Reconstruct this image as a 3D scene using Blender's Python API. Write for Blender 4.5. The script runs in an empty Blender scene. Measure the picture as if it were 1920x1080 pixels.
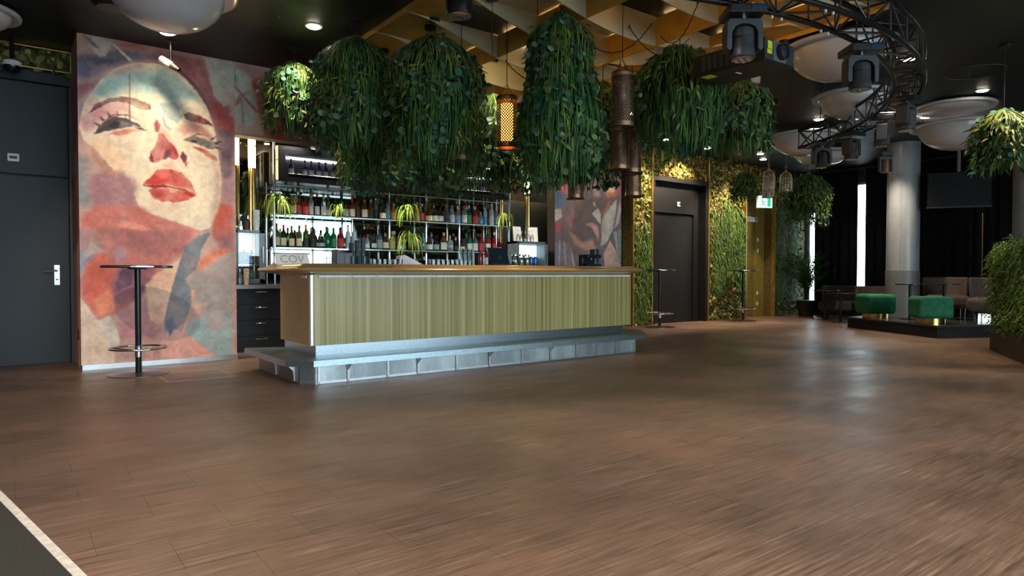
import bpy, math, random
import numpy as np
from mathutils import Vector, Matrix

# ------------------------------------------------------------------ camera, sky, exposure
SC = bpy.context.scene
COL = SC.collection
R = math.radians
cam_d = bpy.data.cameras.new('camera')
cam_d.sensor_width = 36.0
cam_d.lens = 23.16
cam_d.clip_end = 200
cam = bpy.data.objects.new('camera', cam_d)
cam.location = (0, 0, 1.05)
cam.rotation_euler = (R(90 - 1.206), 0, R(-37.2))
COL.objects.link(cam)
SC.camera = cam
SC.view_settings.view_transform = 'Standard'
SC.view_settings.look = 'None'
SC.view_settings.gamma = 1.0
SC.view_settings.use_curve_mapping = False
SC.view_settings.exposure = 1.2

world = bpy.data.worlds.new('overcast_sky')
SC.world = world
world.use_nodes = True
_bg = world.node_tree.nodes['Background']
_bg.inputs['Color'].default_value = (0.80, 0.93, 1.0, 1)
_bg.inputs['Strength'].default_value = 5.0
SPOT_W = 110.0          # one ceiling downlight
WARM = (1.0, 0.80, 0.58)

def portal(x, y, z, sx, sz, rotz):
    l = bpy.data.lights.new('window_portal', 'AREA')
    l.shape = 'RECTANGLE'; l.size = sx; l.size_y = sz
    l.cycles.is_portal = True
    o = bpy.data.objects.new('window_portal', l)
    o.location = (x, y, z)
    o.rotation_euler = (R(90), 0, rotz)
    COL.objects.link(o)
    o['kind'] = 'helper'

SOUTH_BAYS = [(-3.4, -0.6), (0.0, 3.2), (3.8, 6.9), (7.4, 10.6)]
for a, b in SOUTH_BAYS:
    portal((a + b) / 2, -5.15, 1.8, b - a, 2.9, 0.0)     # faces into the room (+Y)
portal(16.75, 6.0, 1.75, 6.2, 3.0, R(90))                   # behind the curtains, faces -X

# ------------------------------------------------------------------ helpers
def lin(c):
    if isinstance(c, str):
        c = tuple(int(c[i:i + 2], 16) for i in (0, 2, 4))
    if max(c) > 1.0:
        c = tuple(v / 255 for v in c)
        return tuple(v / 12.92 if v <= .04045 else ((v + .055) / 1.055) ** 2.4 for v in c)
    return tuple(c)

class N:
    """small node-tree writer"""
    def __init__(s, mat):
        mat.use_nodes = True
        s.t = mat.node_tree
        s.b = s.t.nodes['Principled BSDF']
        s.out = s.t.nodes['Material Output']
    def n(s, kind, **kw):
        x = s.t.nodes.new(kind)
        for k, v in kw.items():
            if k.startswith('i_'):
                key = k[2:]
                key = int(key) if key.isdigit() else key.replace('_', ' ')
                x.inputs[key].default_value = v
            else:
                setattr(x, k, v)
        return x
    def l(s, a, b):
        s.t.links.new(a, b)
    def math(s, op, a, b=None, clamp=False):
        x = s.n('ShaderNodeMath', operation=op, use_clamp=clamp)
        for i, v in enumerate((a, b)):
            if v is None: continue
            if isinstance(v, (int, float)): x.inputs[i].default_value = v
            else: s.l(v, x.inputs[i])
        return x.outputs[0]
    def mix(s, fac, a, b, mode='MIX'):
        x = s.n('ShaderNodeMix', data_type='RGBA', blend_type=mode)
        for sock, v in ((x.inputs[0], fac), (x.inputs[6], a), (x.inputs[7], b)):
            if isinstance(v, (int, float)): sock.default_value = v
            elif isinstance(v, tuple): sock.default_value = (*v[:3], 1)
            else: s.l(v, sock)
        return x.outputs[2]
    def ramp(s, fac, stops):
        x = s.n('ShaderNodeValToRGB')
        e = x.color_ramp.elements
        while len(e) < len(stops): e.new(0.5)
        for el, (p, c) in zip(e, stops):
            el.position = p
            el.color = (*c, 1) if isinstance(c, tuple) else (c, c, c, 1)
        s.l(fac, x.inputs[0])
        return x.outputs[0]
    def noise(s, vec, scale, detail=3, rough=.55):
        x = s.n('ShaderNodeTexNoise')
        x.inputs['Scale'].default_value = scale
        x.inputs['Detail'].default_value = detail
        x.inputs['Roughness'].default_value = rough
        if vec is not None: s.l(vec, x.inputs['Vector'])
        return x.outputs['Fac']
    def coord(s, scale=(1, 1, 1), kind='Object'):
        if kind == 'Position':
            src = s.n('ShaderNodeNewGeometry').outputs['Position']
        else:
            src = s.n('ShaderNodeTexCoord').outputs[kind]
        m = s.n('ShaderNodeMapping')
        m.inputs['Scale'].default_value = scale
        s.l(src, m.inputs['Vector'])
        return m.outputs['Vector']
    def bump(s, h, strength=.3, dist=.01):
        x = s.n('ShaderNodeBump')
        x.inputs['Strength'].default_value = strength
        x.inputs['Distance'].default_value = dist
        s.l(h, x.inputs['Height'])
        s.l(x.outputs[0], s.b.inputs['Normal'])

MATS = {}
def M(name, col=(.5, .5, .5), rough=.5, metal=0., var=.12, scale=8., bump=0., emit=None, estr=0., trans=0., coat=0., stretch=(1, 1, 1), spec=None, ior=1.45):
    if name in MATS: return MATS[name]
    m = bpy.data.materials.new(name)
    w = N(m); b = w.b
    c = lin(col)
    v = w.coord(stretch)
    nz = w.noise(v, scale)
    lo = tuple(x * (1 - var) for x in c); hi = tuple(min(1, x * (1 + var)) for x in c)
    w.l(w.ramp(nz, [(.3, lo), (.7, hi)]), b.inputs['Base Color'])
    b.inputs['Roughness'].default_value = rough
    b.inputs['Metallic'].default_value = metal
    b.inputs['IOR'].default_value = ior
    if spec is not None: b.inputs['Specular IOR Level'].default_value = spec
    if trans: b.inputs['Transmission Weight'].default_value = trans
    if coat: b.inputs['Coat Weight'].default_value = coat; b.inputs['Coat Roughness'].default_value = .08
    if emit:
        b.inputs['Emission Color'].default_value = (*lin(emit), 1)
        b.inputs['Emission Strength'].default_value = estr
    if bump: w.bump(w.noise(v, scale * 6, 2), bump, .004)
    MATS[name] = m
    return m

def M_attr(name, rough=.55, nscale=20., var=.25, trans=0.0, spec=.4, bump=0.):
    """colour comes from the mesh's own paint/leaf colour attribute, grain from noise"""
    if name in MATS: return MATS[name]
    m = bpy.data.materials.new(name); w = N(m)
    a = w.n('ShaderNodeAttribute', attribute_name='col')
    nz = w.noise(w.coord(), nscale, 4, .65)
    k = w.ramp(nz, [(.25, 1 - var), (.75, 1 + var * .6)])
    w.l(w.mix(1.0, a.outputs['Color'], k, 'MULTIPLY'), w.b.inputs['Base Color'])
    w.b.inputs['Roughness'].default_value = rough
    w.b.inputs['Specular IOR Level'].default_value = spec
    if bump: w.bump(nz, bump, .003)
    MATS[name] = m
    return m

def thing(name, label, cat, loc=(0, 0, 0), rz=0., group=None, kind=None, rot=None):
    o = bpy.data.objects.new(name, None)
    COL.objects.link(o)
    o.empty_display_size = .1
    o.location = loc
    o.rotation_euler = rot if rot else (0, 0, rz)
    tag(o, label, cat, group, kind)
    return o

def tag(o, label=None, cat=None, group=None, kind=None):
    if label: o['label'] = label
    if cat: o['category'] = cat
    if group: o['group'] = group
    if kind: o['kind'] = kind
    return o

def copy_tree(root):
    r = root.copy(); COL.objects.link(r)
    for ch in root.children:
        c = ch.copy(); COL.objects.link(c); c.parent = r
        for g in ch.children:
            d = g.copy(); COL.objects.link(d); d.parent = c
    return r

class B:
    """mesh builder"""
    def __init__(s, off=(0, 0, 0)):
        s.v = []; s.f = []; s.c = []; s.off = off
    def add(s, vs, fs, col=None):
        k = len(s.v)
        s.v.extend(vs)
        s.f.extend([tuple(i + k for i in f) for f in fs])
        if col is not None: s.c.extend([col] * len(vs))
        return s
    def box(s, x0, x1, y0, y1, z0, z1, col=None):
        vs = [(x, y, z) for z in (z0, z1) for x, y in ((x0, y0), (x1, y0), (x1, y1), (x0, y1))]
        return s.add(vs, [(3, 2, 1, 0), (4, 5, 6, 7), (0, 1, 5, 4), (1, 2, 6, 5), (2, 3, 7, 6), (3, 0, 4, 7)], col)
    def cbox(s, cx, cy, cz, sx, sy, sz, rz=0.):
        c, q = math.cos(rz), math.sin(rz)
        vs = []
        for z in (-sz / 2, sz / 2):
            for x, y in ((-sx / 2, -sy / 2), (sx / 2, -sy / 2), (sx / 2, sy / 2), (-sx / 2, sy / 2)):
                vs.append((cx + x * c - y * q, cy + x * q + y * c, cz + z))
        return s.add(vs, [(3, 2, 1, 0), (4, 5, 6, 7), (0, 1, 5, 4), (1, 2, 6, 5), (2, 3, 7, 6), (3, 0, 4, 7)])
    def prism(s, poly, z0, z1):
        n = len(poly)
        vs = [(x, y, z0) for x, y in poly] + [(x, y, z1) for x, y in poly]
        fs = [tuple(range(n - 1, -1, -1)), tuple(range(n, 2 * n))]
        fs += [(i, (i + 1) % n, n + (i + 1) % n, n + i) for i in range(n)]
        return s.add(vs, fs)
    def extr(s, poly, axis, a, b):
        """profile polygon pushed along x ('x': (y,z)) or y ('y': (x,z))"""
        n = len(poly)
        P = (lambda p, t: (t, p[0], p[1])) if axis == 'x' else (lambda p, t: (p[0], t, p[1]))
        vs = [P(p, a) for p in poly] + [P(p, b) for p in poly]
        fs = [tuple(range(n)), tuple(range(2 * n - 1, n - 1, -1))]
        fs += [(i, n + i, n + (i + 1) % n, (i + 1) % n) for i in range(n)]
        return s.add(vs, fs)
    def lathe(s, prof, n=16, c=(0, 0, 0), cap=True):
        vs = []; fs = []
        for r, z in prof:
            for i in range(n):
                a = 2 * math.pi * i / n
                vs.append((c[0] + r * math.cos(a), c[1] + r * math.sin(a), c[2] + z))
        for j in range(len(prof) - 1):
            for i in range(n):
                i2 = (i + 1) % n
                fs.append((j * n + i, j * n + i2, (j + 1) * n + i2, (j + 1) * n + i))
        if cap:
            fs.append(tuple(range(n - 1, -1, -1)))
            fs.append(tuple((len(prof) - 1) * n + i for i in range(n)))
        return s.add(vs, fs)
    def tube(s, pts, r, n=8, closed=False):
        P = [Vector(p) for p in pts]; m = len(P)
        vs = []; fs = []
        up = None
        for i, p in enumerate(P):
            a = P[(i - 1) % m] if (closed or i > 0) else P[i]
            b = P[(i + 1) % m] if (closed or i < m - 1) else P[i]
            t = (b - a).normalized()
            if up is None:
                up = Vector((0, 0, 1)) if abs(t.z) < .9 else Vector((1, 0, 0))
            u = t.cross(up)
            if u.length < 1e-4: u = t.cross(Vector((1, .3, 0)))
            u.normalize(); w = u.cross(t).normalized(); up = w
            for k in range(n):
                q = 2 * math.pi * k / n
                vs.append(tuple(p + (u * math.cos(q) + w * math.sin(q)) * r))
        for i in range(m if closed else m - 1):
            j = (i + 1) % m
            for k in range(n):
                k2 = (k + 1) % n
                fs.append((i * n + k, i * n + k2, j * n + k2, j * n + k))
        if not closed:
            fs.append(tuple(range(n - 1, -1, -1)))
            fs.append(tuple((m - 1) * n + k for k in range(n)))
        return s.add(vs, fs)
    def torus(s, c, Rr, r, n=32, k=8, ax='z'):
        pts = []
        for i in range(n):
            a = 2 * math.pi * i / n
            p = (Rr * math.cos(a), Rr * math.sin(a), 0)
            if ax == 'y': p = (p[0], 0, p[1])
            if ax == 'x': p = (0, p[0], p[1])
            pts.append((c[0] + p[0], c[1] + p[1], c[2] + p[2]))
        return s.tube(pts, r, k, True)
    def build(s, name, mat, parent=None, smooth=False, bevel=0., subsurf=0, kind=None, label=None):
        me = bpy.data.meshes.new(name)
        ox, oy, oz = s.off
        me.from_pydata([(x - ox, y - oy, z - oz) for x, y, z in s.v], [], s.f)
        if s.c:
            at = me.color_attributes.new('col', 'FLOAT_COLOR', 'POINT')
            arr = np.ones((len(s.v), 4), np.float32); arr[:, :3] = np.array(s.c, np.float32)
            at.data.foreach_set('color', arr.ravel())
        if mat: me.materials.append(mat)
        if smooth:
            me.polygons.foreach_set('use_smooth', [True] * len(me.polygons))
            try: me.set_sharp_from_angle(angle=R(40))
            except Exception: pass
        me.update()
        o = bpy.data.objects.new(name, me)
        COL.objects.link(o)
        if parent is not None: o.parent = parent
        if bevel:
            md = o.modifiers.new('bevel', 'BEVEL'); md.width = bevel; md.segments = 2; md.limit_method = 'ANGLE'
        if subsurf:
            md = o.modifiers.new('sub', 'SUBSURF'); md.levels = subsurf; md.render_levels = subsurf
        if kind: o['kind'] = kind
        if label: o['label'] = label
        return o

def struct(o, label=None):
    o['kind'] = 'structure'
    if label: o['label'] = label
    return o

ORD = ['first', 'second', 'third', 'fourth', 'fifth', 'sixth', 'seventh', 'eighth', 'ninth', 'tenth', 'eleventh', 'twelfth', 'thirteenth', 'fourteenth', 'fifteenth', 'sixteenth', 'seventeenth', 'eighteenth', 'nineteenth', 'twentieth']
ORD += ['twenty-' + w for w in ORD[:9]] + ['thirtieth'] + ['thirty-' + w for w in ORD[:9]] + ['fortieth'] + ['forty-' + w for w in ORD[:9]] + ['fiftieth']

# ------------------------------------------------------------------ common materials
BLACK = M('black_paint', (.012, .014, .018), .55, var=.3)
SLATE = M('slate_paint', (.026, .034, .045), .42, var=.15, scale=3)
BLKMET = M('black_metal', (.015, .016, .018), .35, .3)
CHROME = M('chrome', (.75, .76, .78), .12, 1., var=.05)
STEEL = M('brushed_steel', (.42, .51, .57), .30, 1., var=.18, scale=30, stretch=(1, 1, 12))
ALU = M('aluminium', (.62, .64, .66), .35, .9, var=.08)
GOLD = M('gold_metal', (.62, .42, .12), .35, .85, var=.2)
BRASS = M('brass', (.75, .53, .2), .22, 1., var=.12)
WHITEPL = M('white_plastic', (.75, .76, .76), .4, var=.05)
PAPER = M('paper', (.8, .78, .74), .8, var=.04)
DKGREY = M('dark_grey_plastic', (.035, .038, .045), .5, var=.2)
def glassy(name, tint=(.9, .95, .95), rough=.03, refl=.12):
    if name in MATS: return MATS[name]
    m = bpy.data.materials.new(name); w = N(m)
    tr = w.n('ShaderNodeBsdfTransparent'); tr.inputs[0].default_value = (*tint, 1)
    gl = w.n('ShaderNodeBsdfGlossy'); gl.inputs['Roughness'].default_value = rough
    fr = w.n('ShaderNodeFresnel'); fr.inputs[0].default_value = 1.45
    mx = w.n('ShaderNodeMixShader')
    w.l(w.math('ADD', fr.outputs[0], refl, True), mx.inputs[0])
    w.l(tr.outputs[0], mx.inputs[1]); w.l(gl.outputs[0], mx.inputs[2])
    w.l(mx.outputs[0], w.out.inputs['Surface'])
    MATS[name] = m
    return m
GLASS = glassy('window_glass', (.93, .96, .97), .02, .02)
TUMBLER = glassy('drinking_glass', (.86, .92, .93), .03, .10)
SHELFGLASS = glassy('shelf_glass', (.72, .86, .84), .04, .10)
def mirror_mat():
    m = bpy.data.materials.new('smoked_mirror'); w = N(m)
    w.l(w.ramp(w.noise(w.coord(), 2.), [(.3, (.50, .52, .50)), (.7, (.58, .59, .56))]), w.b.inputs['Base Color'])
    w.b.inputs['Metallic'].default_value = 1; w.b.inputs['Roughness'].default_value = .02
    return m
MIRROR = mirror_mat()
def floor_mat():
    m = bpy.data.materials.new('lamella_parquet'); w = N(m)
    pos = w.coord((1, 1, 1), 'Position')
    # one tint for each parquet block, fine lamellas along X
    br = w.n('ShaderNodeTexBrick', offset=.5, squash=1.0)
    br.inputs['Color1'].default_value = (0, 0, 0, 1); br.inputs['Color2'].default_value = (1, 1, 1, 1)
    br.inputs['Mortar Size'].default_value = 0.0
    br.inputs['Scale'].default_value = 1.0; br.inputs['Brick Width'].default_value = .48; br.inputs['Row Height'].default_value = .32
    w.l(pos, br.inputs['Vector'])
    lam = w.noise(w.coord((2.6, 70, 1), 'Position'), 1.0, 3, .7)
    lam2 = w.noise(w.coord((6, 240, 1), 'Position'), 1.0, 2, .5)
    wear = w.noise(pos, .55, 4, .6)
    wear2 = w.noise(w.coord((.9, 2.4, 1), 'Position'), 1.3, 4, .6)
    c1 = w.ramp(lam, [(.30, (.055, .031, .021)), (.47, (.125, .077, .053)), (.56, (.150, .094, .066)), (.72, (.285, .190, .135))])
    c2 = w.mix(w.math('MULTIPLY', br.outputs['Color'], .28), c1, (.17, .098, .066), 'MIX')
    lo = w.mix(w.ramp(lam2, [(.55, 0.0), (.8, .6)]), c2, (.27, .18, .125))
    k = w.ramp(wear, [(.30, .50), (.50, .95), (.70, 1.32)])
    c3 = w.mix(1.0, lo, k, 'MULTIPLY')
    c4 = w.mix(w.ramp(wear2, [(.55, 0.0), (.78, .28)]), c3, (.21, .165, .14))
    spots = w.noise(w.coord((1, 1.6, 1), 'Position'), 1.05, 2, .5)
    c5 = w.mix(w.ramp(spots, [(.60, 0.0), (.74, .40)]), c4, (.26, .125, .075))
    w.l(c5, w.b.inputs['Base Color'])
    w.l(w.ramp(wear2, [(.3, .30), (.7, .46)]), w.b.inputs['Roughness'])
    w.b.inputs['Specular IOR Level'].default_value = .45
    w.bump(w.math('ADD', w.math('MULTIPLY', lam, .7), w.math('MULTIPLY', wear2, 1.5)), .12, .004)
    return m
FLOOR = floor_mat()

# ------------------------------------------------------------------ room shell
CZ = 3.66
floor = struct(B().box(-4.2, 16.9, -5.4, 9.7, -.12, -.006).build('floor', M('floor_gap', (.085, .054, .038), .8)), 'brown lamella parquet floor')
bw, bh = .48, .32
blk = B(); g = .0006
blk.box(g, bw - g, g, bh - g, -.006, 0.0)
half = B().box(g, bw / 2 - g, g, bh - g, -.006, 0.0)
near = []
rows = []
for j in range(int(-5.4 / bh) - 1, int(9.5 / bh) + 1):
    for i in range(-9, 35):
        x = i * bw + (bw / 2 if j % 2 else 0); y = j * bh
        if x > 16.4 or y > 9.4 or x < -4.1 or y < -5.3: continue
        cx, cy = x + bw / 2, y + bh / 2
        d = cx * math.cos(R(52.8)) + cy * math.sin(R(52.8)); r = cx * math.sin(R(52.8)) - cy * math.cos(R(52.8))
        vis = d > .6 and abs(r) / d < .80 and d > 2.2
        on_carpet = cx < (-.06 + (3.84 - cy) * .19) and cy < 4.4
        if on_carpet and cx + bw / 2 < (-.06 + (3.84 - cy) * .19): continue
        rows.append((0 if vis else 1, d * d + r * r, x, y))
rows.sort()
tmpl = None
for k, (nv, dd, x, y) in enumerate(rows[:300]):
    if tmpl is None:
        tmpl = blk.build('parquet_block', FLOOR, floor)
        o = tmpl
    else:
        o = tmpl.copy(); COL.objects.link(o)
    o.location = (x, y, 0)
rest = B()
for nv, dd, x, y in rows[300:]:
    rest.box(x + g, x + bw - g, y + g, y + bh - g, -.006, 0.0)
rest.build('parquet_field', FLOOR, floor, kind='stuff')

struct(B().box(-4.2, 16.9, -5.4, 9.7, CZ, CZ + .15).build('ceiling', M('ceiling_black', (.0065, .0090, .0135), .5, var=.5, scale=1.5, bump=.15)), 'black painted ceiling')
WALLC = M('wall_dark', (.02, .023, .03), .6, var=.2, scale=3)
struct(B().box(-4.3, .65, 9.5, 9.7, 0, CZ).build('wall_back', WALLC), 'dark wall with the grey service door')
struct(B().box(-4.4, -4.2, -5.4, 9.7, 0, CZ).build('wall_left', M('wall_side_grey', (.16, .15, .14), .7)))
# south wall with four big window bays (behind the camera)
SW = M('wall_south_paint', (.12, .115, .11), .7)
sw = B(); e = [-4.2]
for a, b in SOUTH_BAYS: e += [a, b]
e.append(16.9)
for i in range(0, len(e), 2): sw.box(e[i], e[i + 1], -5.4, -5.2, 0, CZ)
for a, b in SOUTH_BAYS:
    sw.box(a, b, -5.4, -5.2, 0, .35); sw.box(a, b, -5.4, -5.2, 3.25, CZ)
struct(sw.build('wall_front', SW), 'window wall behind the viewpoint')
FRAME = M('window_frame_grey', (.08, .09, .10), .4, .4)
for n, (a, b) in enumerate(SOUTH_BAYS):
    w0 = thing('window_%d' % (n + 1), 'tall window in the wall behind the viewpoint', None, ((a + b) / 2, -5.3, .35), kind='structure')
    hw = (b - a) / 2
    B().box(-hw, hw, -.01, .0, 0, 2.9).build('pane', GLASS, w0)
    fr = B()
    fr.box(-hw, -hw + .06, -.03, .03, 0, 2.9).box(hw - .06, hw, -.03, .03, 0, 2.9).box(-.03, .03, -.03, .03, 0, 2.9)
    fr.box(-hw, hw, -.03, .03, 0, .06).box(-hw, hw, -.03, .03, 2.84, 2.9)
    fr.build('window_frame', FRAME, w0)
# curtain wall at the far end
rw = B()
WY0, WY1 = 2.9, 9.1
rw.box(16.6, 16.8, -5.4, WY0, 0, CZ).box(16.6, 16.8, WY1, 9.7, 0, CZ).box(16.6, 16.8, WY0, WY1, 0, .22).box(16.6, 16.8, WY0, WY1, 3.3, CZ)
struct(rw.build('wall_right', M('wall_right_grey', (.10, .11, .12), .6)), 'far wall with curtained windows')
w5 = thing('window_5', 'daylight window behind the black curtains', None, (16.7, 0, .22), kind='structure')
B().box(-.01, 0, WY0, WY1, 0, 3.08).build('pane', GLASS, w5)
fr = B()
for y in (WY0, 4.4, 6.0, 7.25, 8.5, WY1 - .05): fr.box(-.04, .04, y, y + .05, 0, 3.08)
fr.box(-.04, .04, WY0, WY1, 0, .05).box(-.04, .04, WY0, WY1, 3.03, 3.08)
fr.build('window_frame', M('white_frame', (.55, .58, .62), .4), w5)
struct(B().box(-30, 50, -40, 40, -.4, -.3).build('pavement', M('outdoor_paving', (.35, .36, .36), .8)), 'pale paving outside the windows')

# left: grey door, transom panel, planted box above it
dm = M('door_slate', (.014, .021, .029), .5, var=.08, scale=2)
d1 = thing('door_1', 'dark slate service door with steel lever handle', None, (-.15, 9.5, 0), kind='structure')
B().box(-.75, .70, -.05, 0, 0, 2.18).build('door_leaf', dm, d1, bevel=.004)
B().box(-.75, .70, -.045, 0, 2.20, 3.26).build('transom_panel', dm, d1, bevel=.004)
B().box(.71, .74, -.06, 0, 0, 3.26).build('door_frame', SLATE, d1)
B().box(-.75, .74, -.07, 0, 3.27, 3.40).build('head_trim', dm, d1, bevel=.004)
hd = B().box(.545, .605, -.062, -.05, .92, 1.16).build('handle_plate', STEEL, d1, bevel=.004)
B().tube([(.575, -.06, 1.09), (.575, -.11, 1.09), (.44, -.11, 1.09)], .011, 8).build('lever', CHROME, hd, smooth=True)
B().lathe([(.013, 0), (.013, .012)], 12, (.575, -.062, .98)).build('keyhole', DKGREY, hd)
sp = thing('sign_plate', 'small white plate with a dark slot on the panel above the slate door', 'plate', (.03, 9.44, 2.38))
B().box(-.055, .055, -.012, .012, -.045, .045).build('plate', WHITEPL, sp, bevel=.006)
B().box(-.035, .035, -.016, -.01, -.016, .016).build('slot', DKGREY, sp)
# portrait block, header, second mural pillar, niche
PLASTER = M('plaster', (.045, .035, .032), .8)
struct(B().box(.59, 2.21, 8.555, 9.5, 0, CZ).build('wall_portrait', PLASTER), 'projecting wall block carrying the portrait mural')
struct(B().box(2.21, 7.41, 8.555, 8.75, 2.77, CZ).build('wall_header', PLASTER), 'header above the bar niche')
struct(B().box(7.41, 9.04, 8.555, 8.75, 0, CZ).build('wall_pillar', PLASTER), 'wall pier carrying the second mural')
struct(B().box(2.0, 9.2, 9.5, 9.7, 0, CZ).build('wall_niche', SLATE), 'back wall of the bar niche')
struct(B().box(8.3, 8.4, 8.75, 9.5, 0, CZ).build('trim_1', SLATE))
struct(B().box(2.21, 8.3, 8.75, 9.5, 3.0, 3.06).build('trim_2', M('niche_soffit', (.01, .011, .012), .3)), 'black soffit of the bar niche')
mir = B().box(2.22, 8.3, 9.46, 9.498, .95, 3.0).build('wall_mirror', MIRROR)
tag(mir, 'smoked mirror wall behind the bottle shelves', 'mirror')
struct(B().box(.60, 2.215, 8.535, 8.555, 0, .055).build('baseboard_portrait', ALU), 'aluminium skirting below the portrait')
so = thing('wall_socket', 'small black socket low on the edge of the portrait wall', 'socket', (.588, 8.72, .38))
B().box(-.012, 0, -.035, .035, -.06, .06).build('plate', BLACK, so, bevel=.004)
B().box(-.016, -.01, -.018, .018, -.02, .02).build('insert', DKGREY, so)
struct(B().box(9.0, 9.95, 9.35, 9.5, 0, CZ).build('wall_gap', M('gap_black', (.006, .006, .008), .7)), 'dark gap between mural pier and plant wall')
struct(B().box(8.98, 9.04, 8.75, 9.4, 0, CZ).build('trim_3', BLACK))
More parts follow.
